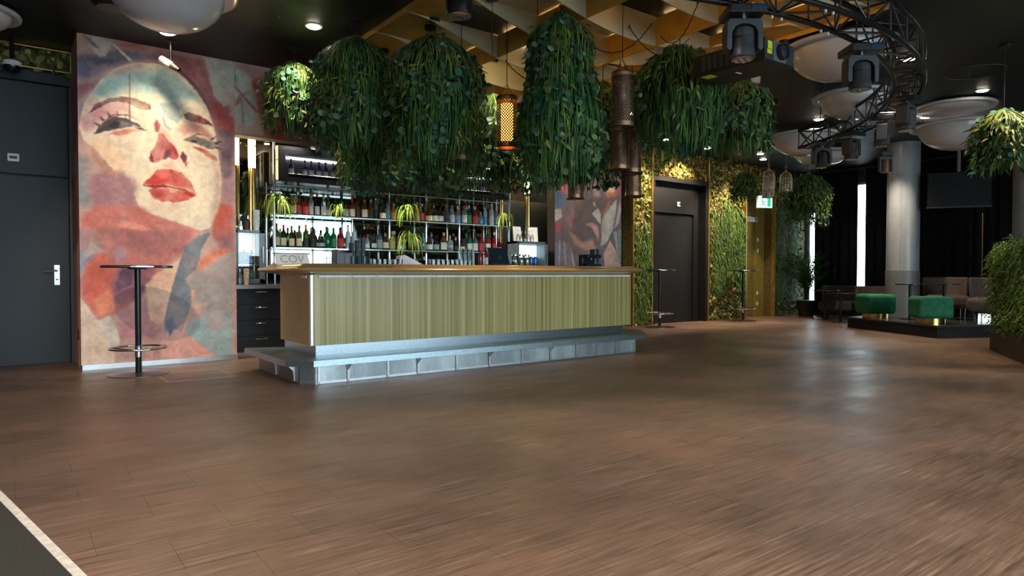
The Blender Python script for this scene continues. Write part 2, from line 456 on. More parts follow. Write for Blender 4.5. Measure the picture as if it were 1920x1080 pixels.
# ---- print layers of the murals: outline in wall metres (x, z), paint colour, softness, raggedness
MURAL_MAIN = [
([(0.59,3.41),(0.76,3.46),(0.94,3.55),(1.14,3.59),(1.36,3.6),(1.42,3.5),(1.14,3.46),(0.94,3.36),(0.83,3.27),(0.71,3.18),(0.59,3.15)],(105, 105, 125),3,2),
([(0.66,3.64),(0.79,3.64),(0.92,3.61),(0.86,3.46),(0.8,3.43),(0.71,3.54)],(205, 190, 180),1,1),
([(0.64,3.64),(0.71,3.63),(0.82,3.52),(0.74,3.54)],(75, 85, 120),1,1),
([(0.94,3.62),(1.2,3.69),(1.3,3.6),(1.14,3.58),(1.01,3.58)],(185, 110, 105),2,2),
([(0.92,3.6),(0.95,3.6),(1.12,3.45),(1.08,3.45)],(225, 210, 200),0,0),
([(1.33,3.61),(1.52,3.63),(1.88,3.63),(1.95,3.34),(2,3.18),(2.15,3.1),(2.2,2.75),(2,2.76),(1.95,2.94),(1.81,3.18),(1.66,3.36),(1.42,3.5)],(150, 90, 95),3,3),
([(1.87,3.64),(2.2,3.65),(2.19,3.21),(2.08,3.09),(1.97,3.21),(1.92,3.48)],(185, 190, 182),1,1),
([(1.92,3.16),(2.08,3.09),(2.19,2.94),(2.19,2.74),(2.07,2.81),(1.98,2.98)],(172, 88, 85),2,2),
([(1.97,2.83),(2.19,2.78),(2.18,2.28),(2.05,2.17),(2.03,2.46)],(110, 95, 110),2,2),
([(2.05,2.17),(2.18,2.28),(2.18,1.93),(2.05,1.92)],(170, 130, 135),2,2),
([(0.59,3.1),(0.86,3.25),(0.88,3.19),(0.71,3.06),(0.59,2.92)],(165, 110, 120),2,2),
([(0.59,2.9),(0.68,2.93),(0.69,2.83),(0.59,2.75)],(130, 135, 165),3,2),
([(0.6,2.65),(0.65,2.91),(0.72,3.04),(0.81,3.19),(0.95,3.34),(1.14,3.44),(1.33,3.47),(1.49,3.46),(1.66,3.38),(1.79,3.24),(1.91,3.01),(1.98,2.76),(2.02,2.46),(2.05,2.17),(2.02,1.88),(1.97,1.72),(1.91,1.6),(1.8,1.57),(1.56,1.65),(1.34,1.72),(1.18,1.77),(1.12,1.93),(1.08,2.12),(0.94,2.18),(0.82,2.29),(0.7,2.45),(0.64,2.51)],(236, 219, 194),0,0),
([(0.7,2.59),(0.85,2.54),(1,2.42),(1.09,2.25),(0.97,2.2),(0.82,2.33),(0.69,2.47)],(242, 206, 176),4,0),
([(1.38,2.75),(1.47,2.69),(1.53,2.55),(1.45,2.6),(1.39,2.68)],(230, 183, 163),3,0),
([(1.57,2.63),(1.65,2.6),(1.72,2.46),(1.65,2.42),(1.58,2.52)],(238, 226, 196),3,0),
([(1.41,2.34),(1.51,2.36),(1.55,2.28),(1.43,2.27)],(226, 184, 164),2,0),
([(1.23,1.9),(1.41,1.86),(1.61,1.88),(1.47,1.75),(1.28,1.8)],(240, 204, 178),4,0),
([(1.96,2.45),(2.04,2.27),(2.03,1.98),(1.96,1.72),(1.92,1.78),(1.99,2.07)],(216, 182, 162),3,0),
([(0.65,2.91),(0.72,3.04),(0.75,2.98),(0.69,2.8),(0.63,2.72)],(214, 176, 168),2,1),
([(0.71,3),(0.83,3.21),(0.95,3.32),(1.17,3.38),(1.42,3.41),(1.59,3.33),(1.76,3.21),(1.79,3.12),(1.59,3.09),(1.39,3.04),(1.2,3.08),(1.05,3.08),(0.86,2.99)],(165, 197, 192),3,2),
([(0.83,3.21),(0.95,3.34),(1.14,3.44),(1.23,3.43),(1.17,3.36),(1.01,3.3)],(195, 160, 155),2,2),
([(1.13,3.08),(1.39,3.12),(1.4,3.03),(1.29,2.97),(1.18,3.01)],(214, 202, 172),2,1),
([(1.37,3.02),(1.55,3.07),(1.59,3),(1.59,2.93),(1.64,2.91),(1.57,2.81),(1.52,2.84),(1.45,2.87)],(135, 165, 170),1,1),
([(0.69,2.8),(0.75,2.96),(0.86,2.94),(1.05,2.99),(1.08,2.89),(0.94,2.83),(0.82,2.75),(0.75,2.65),(0.65,2.58),(0.62,2.72)],(190, 140, 145),2,2),
([(0.84,2.9),(0.96,2.98),(1.1,2.96),(1.05,2.87),(0.91,2.85)],(212, 175, 168),1,1),
([(1.08,3.31),(1.09,3.31),(1.09,2.78),(1.07,2.78)],(140, 110, 110),0,0),
([(0.68,2.8),(0.75,2.91),(0.86,2.99),(0.99,3.04),(1.13,3.04),(1.26,3.01),(1.3,2.98),(1.29,2.93),(1.19,2.92),(1.07,2.97),(0.96,2.98),(0.86,2.94),(0.77,2.86)],(105, 60, 70),0,1),
([(0.85,2.59),(0.93,2.65),(1.07,2.69),(1.19,2.68),(1.05,2.62),(0.94,2.6)],(205, 120, 110),1,1),
([(0.73,2.58),(0.78,2.67),(0.84,2.76),(0.94,2.81),(1.05,2.8),(1.16,2.76),(1.26,2.68),(1.19,2.69),(1.08,2.71),(0.99,2.68),(0.9,2.65),(0.79,2.6)],(80, 72, 78),0,1),
([(1.64,2.93),(1.69,2.97),(1.83,2.94),(1.93,2.88),(1.97,2.83),(1.86,2.85),(1.74,2.86),(1.65,2.87)],(130, 60, 65),0,1),
([(1.57,2.74),(1.69,2.85),(1.82,2.85),(1.91,2.75),(2,2.66),(1.95,2.67),(1.79,2.71),(1.65,2.68)],(205, 135, 125),2,2),
([(1.72,2.57),(1.87,2.55),(1.98,2.47),(2.01,2.41),(1.89,2.46)],(195, 85, 80),1,1),
([(1.63,2.63),(1.74,2.69),(1.86,2.67),(1.98,2.64),(2.01,2.57),(1.91,2.56),(1.8,2.59),(1.72,2.61)],(78, 70, 76),0,1),
([(1.27,2.38),(1.3,2.47),(1.35,2.57),(1.37,2.68),(1.42,2.68),(1.48,2.6),(1.55,2.53),(1.58,2.43),(1.55,2.38),(1.46,2.4),(1.38,2.35),(1.3,2.33)],(190, 85, 90),0,1),
([(1.32,2.78),(1.35,2.83),(1.39,2.77),(1.37,2.68),(1.33,2.69)],(160, 90, 95),1,1),
([(1.3,2.41),(1.35,2.46),(1.37,2.4),(1.32,2.36)],(225, 150, 140),1,1),
([(1.41,2.43),(1.45,2.49),(1.51,2.5),(1.5,2.44),(1.45,2.38),(1.41,2.38)],(100, 75, 85),0,1),
([(1.59,2.43),(1.62,2.5),(1.67,2.44),(1.66,2.38),(1.63,2.36)],(130, 60, 70),0,0),
([(1.63,2.37),(1.69,2.38),(1.66,2.31)],(195, 95, 90),0,1),
([(1.19,2.06),(1.27,2.16),(1.36,2.26),(1.48,2.28),(1.61,2.24),(1.71,2.14),(1.77,1.99),(1.64,2.04),(1.51,2.08),(1.41,2.09),(1.3,2.06)],(200, 70, 65),0,1),
([(1.25,2.01),(1.31,2.04),(1.48,2.05),(1.64,2.02),(1.75,1.98),(1.68,1.93),(1.56,1.89),(1.41,1.89),(1.31,1.93)],(205, 95, 85),0,1),
([(1.19,2.06),(1.41,2.09),(1.64,2.05),(1.77,1.99),(1.63,2.03),(1.48,2.06),(1.31,2.04)],(140, 50, 55),0,0),
([(1.46,2.03),(1.58,2.03),(1.54,2),(1.48,2)],(238, 175, 160),1,1),
([(0.58,2.34),(0.67,2.31),(0.71,2.18),(0.69,1.8),(0.58,1.79)],(140, 145, 150),3,2),
([(0.7,2.11),(0.82,2.19),(1.03,2.19),(1.18,2.08),(1.12,1.9),(1.15,1.79),(0.72,1.76),(0.68,1.97)],(160, 115, 125),3,3),
([(0.68,2.48),(0.72,2.45),(0.85,2.28),(0.97,2.15),(0.91,2.16),(0.77,2.25),(0.72,2.33)],(190, 140, 120),0,1),
([(0.74,1.8),(1.15,1.84),(1.34,1.72),(1.56,1.65),(1.8,1.56),(1.71,1.49),(1.64,1.3),(1.47,1.2),(1.3,1),(1.2,0.85),(1.11,0.75),(0.89,0.58),(0.75,0.55),(0.68,0.65),(0.6,0.83),(0.6,1),(0.63,1.16),(0.73,1.28),(0.6,1.4),(0.59,1.65)],(205, 120, 110),2,2),
([(0.74,1.56),(1.34,1.56),(1.71,1.58),(1.64,1.3),(1.4,1.26),(1.14,1.29),(0.91,1.37)],(165, 110, 110),3,3),
([(0.95,1.58),(0.99,1.66),(1.18,1.61),(1.31,1.55),(1.12,1.56)],(228, 152, 137),1,1),
([(0.59,1.55),(0.75,1.56),(0.82,1.32),(0.69,1.19),(0.6,1.14)],(165, 140, 140),1,2),
([(0.63,1.16),(0.81,1.28),(0.94,1.19),(0.88,1),(0.91,0.75),(0.75,0.55),(0.63,0.85)],(215, 110, 95),2,2),
([(0.9,1.3),(0.97,1.34),(1.04,1.28),(1.02,1.21),(0.93,1.19)],(172, 155, 168),4,2),
([(0.89,1),(0.99,1.14),(1.14,1.16),(1.34,1.14),(1.25,0.93),(1.17,0.78),(0.98,0.7),(0.89,0.75)],(130, 95, 115),2,2),
([(0.93,0.49),(0.98,0.64),(1.24,0.78),(1.28,0.56),(1.39,0.41),(1.29,0.27),(0.98,0.31)],(190, 135, 140),2,2),
([(1.22,0.93),(1.33,1.05),(1.47,1.15),(1.62,1.27),(1.53,1),(1.45,0.7),(1.39,0.46),(1.26,0.53),(1.23,0.74)],(238, 193, 168),1,1),
([(1.94,1.68),(2.05,1.92),(2.18,1.89),(2.18,1.5),(2.04,1.44),(1.94,1.51)],(205, 100, 85),2,2),
([(1.95,1.49),(2.18,1.56),(2.18,1.35),(1.99,1.36)],(150, 100, 110),3,3),
([(1.79,1.24),(1.99,1.36),(2.18,1.37),(1.99,1.23),(1.81,1.11),(1.77,1.11)],(225, 130, 95),2,2),
([(1.58,0.96),(1.9,1.15),(2.18,1.33),(2.17,0.57),(2.03,0.45),(1.89,0.54),(1.74,0.73),(1.67,0.88)],(165, 160, 160),2,2),
([(1.66,0.45),(1.91,0.61),(2.09,0.53),(2.17,0.6),(2.16,-0),(1.98,0.03),(1.78,0.22),(1.63,0.36)],(155, 180, 185),2,2),
([(1.86,0.54),(1.98,0.57),(2.05,0.47),(1.98,0.34),(1.89,0.4)],(190, 165, 165),3,3),
([(1.92,1.53),(1.81,1.34),(1.76,1.11),(1.63,1),(1.7,0.83),(1.7,0.7),(1.63,0.49),(1.49,0.37),(1.48,0.26),(1.4,0.32),(1.41,0.52),(1.46,0.78),(1.57,1.18),(1.64,1.39),(1.78,1.51),(1.9,1.55)],(120, 130, 140),0,1),
([(1.69,0.85),(1.75,0.86),(1.72,0.75),(1.68,0.73)],(230, 170, 150),0,1),
([(1.59,0.38),(1.63,0.49),(1.66,0.49),(1.61,0.36)],(230, 180, 165),0,1),
([(1.73,0.68),(1.89,0.73),(1.89,0.69),(1.77,0.62)],(200, 175, 160),1,1),
([(1.18,0.04),(1.29,0.27),(1.48,0.41),(1.63,0.36),(1.99,0.03),(1.46,0.02)],(222, 165, 155),1,1),
([(0.59,0.8),(0.68,0.65),(0.75,0.53),(0.9,0.22),(0.91,0.01),(0.59,0.02)],(230, 203, 183),1,1),
([(0.74,0.53),(0.87,0.59),(0.96,0.34),(0.95,0.18),(0.83,0.3)],(215, 200, 190),0,1),
([(0.79,2.69),(0.91,2.83),(1.07,2.85),(1.19,2.78),(1.07,2.83),(0.93,2.81)],(150, 108, 113),0,0),
([(0.78,2.67),(0.72,2.72),(0.8,2.7)],(80, 72, 78),0,0),
([(0.82,2.73),(0.78,2.79),(0.84,2.76)],(80, 72, 78),0,0),
([(0.88,2.77),(0.86,2.85),(0.91,2.8)],(80, 72, 78),0,0),
([(0.96,2.81),(0.95,2.88),(0.98,2.82)],(80, 72, 78),0,0),
([(1.04,2.8),(1.04,2.87),(1.05,2.8)],(80, 72, 78),0,0),
([(0.99,2.77),(1.08,2.75),(1.08,2.71),(0.99,2.7)],(122, 116, 116),1,0),
([(1.1,2.74),(1.2,2.71),(1.11,2.71)],(208, 190, 176),0,0),
([(0.86,2.68),(0.93,2.76),(0.98,2.74),(0.96,2.67)],(58, 52, 58),1,0),
([(1.96,2.64),(2.07,2.68),(2,2.61)],(78, 70, 76),0,0),
([(1.98,2.6),(2.07,2.57),(1.99,2.57)],(78, 70, 76),0,0),
([(1.91,2.67),(2.01,2.73),(1.94,2.66)],(78, 70, 76),0,0),
([(1.8,2.64),(1.88,2.64),(1.87,2.6),(1.8,2.59)],(120, 114, 116),1,0),
([(1.71,2.64),(1.78,2.64),(1.77,2.61),(1.72,2.61)],(56, 50, 56),1,0),
([(1.65,2.65),(1.79,2.73),(1.93,2.71),(1.79,2.71)],(160, 100, 100),0,0),
([(1.64,2.04),(1.77,1.99),(1.71,1.96),(1.63,2)],(165, 55, 55),1,0),
([(1.34,2.19),(1.41,2.25),(1.49,2.21),(1.41,2.15)],(222, 112, 102),2,0),
([(1.51,2.21),(1.59,2.19),(1.63,2.13),(1.54,2.14)],(220, 105, 96),2,0),
([(1.28,1.99),(1.41,2.01),(1.44,1.94),(1.34,1.93)],(190, 78, 72),2,0),
([(1.27,2.38),(1.29,2.44),(1.31,2.4),(1.32,2.34),(1.28,2.34)],(140, 60, 70),0,0),
([(1.38,2.44),(1.43,2.51),(1.42,2.41)],(216, 132, 126),1,0),
([(1.5,2.55),(1.55,2.52),(1.57,2.43),(1.53,2.46)],(165, 65, 75),1,0),
([(1.4,2.86),(1.41,2.92),(1.44,2.94),(1.43,2.88),(1.45,2.79),(1.49,2.75),(1.52,2.75),(1.49,2.72),(1.43,2.76)],(168, 184, 184),0,0),
([(1.42,3.5),(1.56,3.49),(1.76,3.32),(1.9,3.1),(1.97,2.91),(1.89,3.06),(1.72,3.29),(1.55,3.43)],(110, 65, 75),1,1),
([(1.66,3.57),(1.83,3.45),(1.97,3.17),(1.93,3.2),(1.79,3.4)],(176, 116, 116),1,1),
([(1.49,3.61),(1.66,3.58),(1.86,3.38),(1.66,3.53)],(125, 75, 85),2,1),
([(0.71,3.42),(0.92,3.44),(1.11,3.53),(0.94,3.41),(0.76,3.32)],(85, 88, 110),2,2),
([(0.6,3.26),(0.74,3.3),(0.65,3.17)],(95, 95, 125),2,1),
([(0.6,1.19),(0.69,1.4),(0.82,1.3),(0.73,1.28)],(188, 172, 170),1,1),
([(0.58,1.28),(0.63,1.31),(0.66,1.21),(0.61,1.05),(0.58,1.1)],(150, 160, 186),2,1),
([(0.71,0.76),(0.88,0.93),(0.91,0.65),(0.77,0.56)],(230, 144, 118),2,1),
([(1.41,0.5),(1.49,0.55),(1.53,0.46),(1.46,0.31)],(105, 110, 142),1,1),
([(1.57,0.92),(1.7,0.85),(1.68,0.62),(1.56,0.66),(1.53,0.77)],(130, 140, 156),1,1),
([(0.99,1.12),(1.11,1.11),(1.08,0.93),(0.95,0.86),(0.92,0.96)],(112, 84, 110),1,1),
([(1.3,0.63),(1.4,0.74),(1.39,0.45),(1.31,0.41)],(226, 170, 155),2,1),
]
MURAL_HEADER = [
([(2.16,3.67),(2.8,3.64),(2.79,2.79),(2.16,2.78)],(196, 172, 162),2,1),
([(1.88,3.64),(2.06,3.65),(2.47,3.48),(2.48,3.15),(2.4,2.87),(2.21,2.95),(2.21,3.24),(2.03,3.47)],(190, 200, 195),1,1),
([(2.05,3.66),(2.19,3.67),(2.23,3.44),(2.19,3.38),(2.12,3.42),(2.08,3.51)],(45, 140, 145),0,1),
([(2.24,3.65),(2.8,3.64),(2.76,3.47),(2.4,3.48)],(176, 140, 138),2,1),
([(2.4,3.47),(2.78,3.6),(2.83,2.74),(2.56,2.81),(2.48,3.15)],(175, 80, 75),1,1),
([(2.78,3.64),(4.56,3.7),(4.55,2.7),(2.83,2.74)],(150, 105, 103),3,2),
([(3,3.23),(3.58,3.21),(3.58,2.87),(3.14,2.82)],(128, 95, 98),3,2),
([(1.96,3.59),(1.98,3.6),(2.49,3.1),(2.47,3.07)],(150, 105, 105),0,0),
([(2.26,3.26),(2.4,3.34),(2.15,3.03),(2.12,3.06)],(150, 85, 90),0,1),
([(2.28,3.22),(2.3,3.22),(2.32,2.9),(2.3,2.89)],(150, 120, 115),0,0),
]
MURAL_PILLAR = [
([(8.41,2.85),(8.58,3.08),(8.77,3.26),(9.09,3.77),(9.09,2.57),(8.86,2.47),(8.64,2.47),(8.55,2.66)],(150, 100, 105),3,3),
([(7.38,2.62),(7.86,2.72),(8.09,2.53),(8.02,2.33),(7.86,2.34),(7.66,2.42),(7.38,2.46)],(150, 85, 95),3,3),
([(7.85,2.47),(8.01,2.56),(8.04,2.41),(7.91,2.32)],(175, 125, 125),1,2),
([(8.58,3.08),(8.74,3.17),(8.8,2.98),(8.63,2.87)],(178, 128, 84),2,2),
([(8.61,2.55),(8.86,2.59),(8.83,2.49),(8.66,2.45)],(160, 110, 80),2,2),
([(8.61,2.65),(8.86,2.65),(8.86,2.55),(8.64,2.55)],(190, 165, 140),1,2),
([(8.31,2.58),(8.44,2.58),(8.5,2.48),(8.42,2.4),(8.33,2.47)],(140, 130, 140),1,1),
([(7.4,2.46),(7.63,2.46),(7.63,2.23),(7.43,2.18)],(70, 95, 125),3,2),
([(7.4,2.16),(7.56,2.17),(7.57,2.04),(7.4,1.94)],(165, 160, 160),1,1),
([(7.4,1.9),(7.56,1.95),(7.56,1.8),(7.4,1.77)],(150, 70, 85),2,2),
([(7.66,2.01),(7.89,2.21),(7.91,1.91),(7.78,1.82)],(135, 95, 105),3,3),
([(7.89,2.29),(8.36,2.43),(8.75,2.42),(8.53,1.93),(8.42,1.77),(8.04,1.62),(7.78,1.82)],(84, 78, 80),3,2),
([(8.28,2.14),(8.44,2.24),(8.51,2.13),(8.5,1.95),(8.42,2.01)],(158, 158, 156),0,1),
([(8.31,2.35),(8.36,2.34),(8.38,2.26),(8.33,2.28)],(150, 145, 145),1,1),
([(8.51,2.05),(8.69,2.38),(8.75,2.4),(8.71,2.22),(8.55,2.05)],(135, 100, 85),1,1),
([(8.53,1.95),(8.55,2.05),(8.69,2.22),(8.92,2.44),(8.89,2.15),(8.81,1.85),(8.64,1.6),(8.5,1.56),(8.53,1.74)],(160, 164, 162),0,1),
([(7.73,1.8),(7.89,1.71),(8.04,1.61),(8.31,1.67),(8.39,1.46),(8.12,1.47),(7.86,1.58)],(150, 120, 105),1,2),
([(8.12,1.94),(8.31,1.97),(8.44,1.91),(8.47,1.62),(8.31,1.86)],(165, 128, 125),1,1),
([(8.86,1.89),(9,2.42),(9.03,2.24),(8.98,1.99)],(150, 150, 155),0,0),
([(8.84,1.83),(9.07,1.88),(9.07,1.15),(8.98,1.15),(8.92,1.45)],(130, 145, 145),1,1),
([(8.61,1.15),(8.58,1.42),(8.75,1.67),(8.92,1.43),(9,1.15)],(170, 148, 142),0,1),
([(7.38,1.6),(7.73,1.56),(7.86,1.14),(7.39,1.14)],(104, 106, 118),3,2),
([(7.51,1.65),(7.53,1.65),(7.52,1.14),(7.5,1.14)],(150, 150, 150),0,0),
([(7.61,1.61),(7.63,1.61),(7.68,1.14),(7.66,1.14)],(155, 150, 148),0,0),
([(7.76,1.52),(7.81,1.41),(7.9,1.14),(7.85,1.14)],(160, 145, 138),0,0),
([(8.94,1.83),(8.96,1.83),(8.98,1.35),(8.96,1.35)],(60, 65, 70),0,0),
([(9,1.83),(9.02,1.83),(9.03,1.25),(9.01,1.25)],(60, 65, 70),0,0),
]
# ------------------------------------------------------------------ murals (flat print: painted cell by cell into the print's own colours)
def vnoise(X, Z, s, seed):
    rs = np.random.RandomState(seed); T = rs.rand(64, 64)
    x = X / s; z = Z / s
    xi = np.floor(x).astype(int); zi = np.floor(z).astype(int); fx = x - xi; fz = z - zi
    fx = fx * fx * (3 - 2 * fx); fz = fz * fz * (3 - 2 * fz)
    g = lambda a, b: T[a % 64, b % 64]
    return (g(xi, zi) * (1 - fx) + g(xi + 1, zi) * fx) * (1 - fz) + (g(xi, zi + 1) * (1 - fx) + g(xi + 1, zi + 1) * fx) * fz - .5

def inside(X, Z, poly):
    r = np.zeros(X.shape, bool); n = len(poly)
    for i in range(n):
        x0, z0 = poly[i]; x1, z1 = poly[(i + 1) % n]
        if z0 == z1: continue
        c = ((z0 > Z) != (z1 > Z)) & (X < (x1 - x0) * (Z - z0) / (z1 - z0) + x0)
        r ^= c
    return r

def blur(a, k):
    for _ in range(2):
        for ax in (0, 1):
            c = np.cumsum(np.concatenate([np.repeat(a.take([0], ax), k + 1, ax), a, np.repeat(a.take([-1], ax), k, ax)], ax), ax)
            n = a.shape[ax]; L = 2 * k + 1
            a = (c.take(range(L, L + n), ax) - c.take(range(0, n), ax)) / L
    return a

def print_mesh(name, x0, x1, z0, z1, step, layers, base, mat, parent, y, seed):
    nx = int((x1 - x0) / step) + 1; nz = int((z1 - z0) / step) + 1
    X, Z = np.meshgrid(np.linspace(x0, x1, nx), np.linspace(z0, z1, nz))
    img = np.zeros((nz, nx, 3)); img[:] = lin(base)
    w1 = vnoise(X, Z, .07, seed); w2 = vnoise(X, Z, .07, seed + 1); w3 = vnoise(X, Z, .025, seed + 2); w4 = vnoise(X, Z, .025, seed + 3)
    for i, (poly, col, soft, rag) in enumerate(layers):
        a = .013 * rag
        m = inside(X + w1 * a + w3 * a * .8, Z + w2 * a + w4 * a * .8, poly).astype(float)
        m = blur(m, max(1, int(soft * .010 / step))) if soft else blur(m, 1) * .5 + m * .5
        t = np.clip(.86 + .5 * vnoise(X + i * .37, Z - i * .21, .16, seed + 5 + i % 3) + .25 * vnoise(X, Z, .05, seed + 9), .35, 1.)
        m = (m * (t if rag else 1))[..., None]
        img = img * (1 - m) + np.array(lin(col)) * m
    k = 1.18 + .30 * vnoise(X, Z, .11, seed + 20) + .26 * vnoise(X, Z, .035, seed + 21) - .5 * np.clip(vnoise(X, Z, .014, seed + 22) - .22, 0, 1) * (vnoise(X, Z, .2, seed + 23) > -.05)
    img = np.clip(img * k[..., None], 0, 1)
    me = bpy.data.meshes.new(name)
    V = np.stack([X, np.full_like(X, y), Z], -1).reshape(-1, 3)
    idx = np.arange(nx * nz).reshape(nz, nx)
    F = np.stack([idx[:-1, :-1], idx[:-1, 1:], idx[1:, 1:], idx[1:, :-1]], -1).reshape(-1, 4)
    off = np.array(parent.location)
    me.vertices.add(len(V)); me.vertices.foreach_set('co', (V - off).ravel().astype(np.float32))
    me.loops.add(F.size); me.loops.foreach_set('vertex_index', F.ravel().astype(np.int32))
    me.polygons.add(len(F)); me.polygons.foreach_set('loop_start', (np.arange(len(F)) * 4).astype(np.int32))
    me.update(); me.validate()
    at = me.color_attributes.new('col', 'FLOAT_COLOR', 'POINT')
    arr = np.ones((len(V), 4), np.float32); arr[:, :3] = img.reshape(-1, 3)
    at.data.foreach_set('color', arr.ravel())
    me.materials.append(mat)
    o = bpy.data.objects.new(name, me); COL.objects.link(o); o.parent = parent
    return o

MUR = M_attr('mural_print', .75, 70., .20, spec=.2, bump=.1)
mu = thing('portrait_mural', "watercolour mural of a woman's upturned face in coral, cream and teal", 'mural', (.59, 8.548, 0))
print_mesh('portrait_print', .59, 2.21, .056, CZ - .002, .0062, MURAL_MAIN, (196, 160, 152), MUR, mu, 8.548, 3)
print_mesh('header_print', 2.21, 7.41, 2.77, CZ - .002, .0125, MURAL_HEADER, (150, 108, 106), MUR, mu, 8.548, 11)
side_l = [([(8.5, 0), (8.8, 0), (8.85, 1.3), (8.6, 1.5)], (225, 195, 170), 2, 2), ([(8.7, 1.4), (9.5, 1.2), (9.5, 2.2), (8.7, 2.2)], (150, 90, 85), 3, 3), ([(8.5, 2.6), (9.2, 2.4), (9.4, 3.2), (8.5, 3.3)], (165, 110, 112), 3, 3), ([(8.8, .3), (9.5, .3), (9.5, 1.0), (8.9, 1.0)], (190, 120, 105), 3, 3)]
s1 = print_mesh('side_print', 8.55, 9.5, .002, CZ - .002, .02, side_l, (178, 135, 128), MUR, mu, 0., 31)
# turn the side print onto the block's left flank
me = s1.data
co = np.empty(len(me.vertices) * 3, np.float32); me.vertices.foreach_get('co', co); co = co.reshape(-1, 3)
wx = co[:, 0] + .59
co2 = np.stack([np.full(len(co), -.005, np.float32), wx - 8.548, co[:, 2]], -1)
me.vertices.foreach_set('co', co2.ravel()); me.update()
mu2 = thing('flower_mural', 'dusky mural of a face crowned with flowers beside the plant wall', 'mural', (7.41, 8.548, 0))
print_mesh('mural_print', 7.41, 9.04, .01, CZ - .002, .0105, MURAL_PILLAR, (98, 88, 92), MUR, mu2, 8.548, 51)

# ------------------------------------------------------------------ the bar
def stripe_mat(name, c1, c2, c3, s):
    m = bpy.data.materials.new(name); w = N(m)
    n1 = w.noise(w.coord((s, s, .12)), 1., 4, .7)
    n2 = w.noise(w.coord((1.1, 1.1, .05)), 1., 2)
    a = w.ramp(n1, [(.30, lin(c1)), (.5, lin(c2)), (.68, lin(c3))])
    w.l(w.mix(1., a, w.ramp(n2, [(.3, .85), (.7, 1.12)]), 'MULTIPLY'), w.b.inputs['Base Color'])
    w.b.inputs['Roughness'].default_value = .34
    w.bump(n1, .25, .002)
    return m
STRIPE = stripe_mat('striped_laminate', (120, 106, 62), (160, 149, 94), (190, 180, 128), 38.)
ENDLAM = M('plain_laminate', (172, 142, 78), .38, var=.1, scale=6, stretch=(4, 4, .3))
def wood_top():
    m = bpy.data.materials.new('varnished_oak'); w = N(m)
    n = w.noise(w.coord((.7, 9, 9)), 2.2, 5, .6)
    w.l(w.ramp(n, [(.3, (.32, .17, .055)), (.55, (.47, .27, .095)), (.75, (.56, .35, .14))]), w.b.inputs['Base Color'])
    w.b.inputs['Roughness'].default_value = .28
    w.b.inputs['Coat Weight'].default_value = .5; w.b.inputs['Coat Roughness'].default_value = .12
    return m
OAK = wood_top()
def perf_mat():
    m = bpy.data.materials.new('perforated_steel'); w = N(m)
    v = w.n('ShaderNodeTexVoronoi'); v.inputs['Scale'].default_value = 95.; v.inputs['Randomness'].default_value = .12
    w.l(w.coord(), v.inputs['Vector'])
    d = v.outputs['Distance']
    stain = w.noise(w.coord((2, 2, .6)), 3., 4)
    hole = w.ramp(d, [(.32, (.10, .12, .13)), (.42, (.50, .57, .60))])
    w.l(w.mix(1., hole, w.ramp(stain, [(.3, .7), (.7, 1.1)]), 'MULTIPLY'), w.b.inputs['Base Color'])
    w.b.inputs['Metallic'].default_value = .75; w.b.inputs['Roughness'].default_value = .42
    w.bump(d, .4, .002)
    return m
PERF = perf_mat()
BO = (4.6, 6.7, 0)
bar = thing('bar_counter', 'long bar counter with oak top, striped front and steel foot step', 'bar counter', BO)
def BB(): return B(BO)
# steel foot step: body, tray, perforated panels, brackets
foot = BB().prism([(2.17, 7.5), (2.17, 6.20), (2.28, 6.09), (6.70, 6.06), (6.98, 6.32), (6.98, 7.5)], 0, .19).build('foot_base', M('foot_steel_dark', (.30, .33, .35), .4, .9, var=.25), bar)
tray = BB()
def loft(pl0, z0, pl1, z1):
    n = len(pl0)
    tray.add([(x, y, z0) for x, y in pl0] + [(x, y, z1) for x, y in pl1], [(i, i + 1, n + i + 1, n + i) for i in range(n - 1)])
o_lo = [(2.012, 7.5), (2.012, 6.147), (2.217, 5.958), (6.763, 5.928), (7.208, 6.376), (7.208, 7.5)]
o_hi = [(2.02, 7.5), (2.02, 6.15), (2.22, 5.965), (6.76, 5.935), (7.20, 6.38), (7.20, 7.5)]
i_hi = [(2.055, 7.5), (2.055, 6.17), (2.235, 5.995), (6.745, 5.965), (7.165, 6.40), (7.165, 7.5)]
i_lo = [(2.45, 7.5), (2.45, 6.52), (2.455, 6.515), (6.9, 6.51), (6.905, 6.515), (6.905, 7.5)]
b_in = [(2.17, 7.5), (2.17, 6.20), (2.28, 6.09), (6.70, 6.06), (6.98, 6.32), (6.98, 7.5)]
loft(b_in, .188, o_lo, .188); loft(o_lo, .188, o_hi, .243); loft(o_hi, .243, i_hi, .243); loft(i_hi, .243, i_lo, .222)
tray.build('foot_tray', M('tray_steel', (.24, .31, .35), .36, .95, var=.2, scale=20, stretch=(1, 8, 8)), bar)
BB().prism([(2.44, 7.45), (2.44, 6.50), (6.90, 6.50), (6.90, 7.45)], .18, .345).build('plinth', STEEL, bar)
tr = [2.30, 2.60, 3.02, 3.37, 3.84, 4.28, 4.74, 5.18, 5.60, 5.96, 6.30, 6.69]
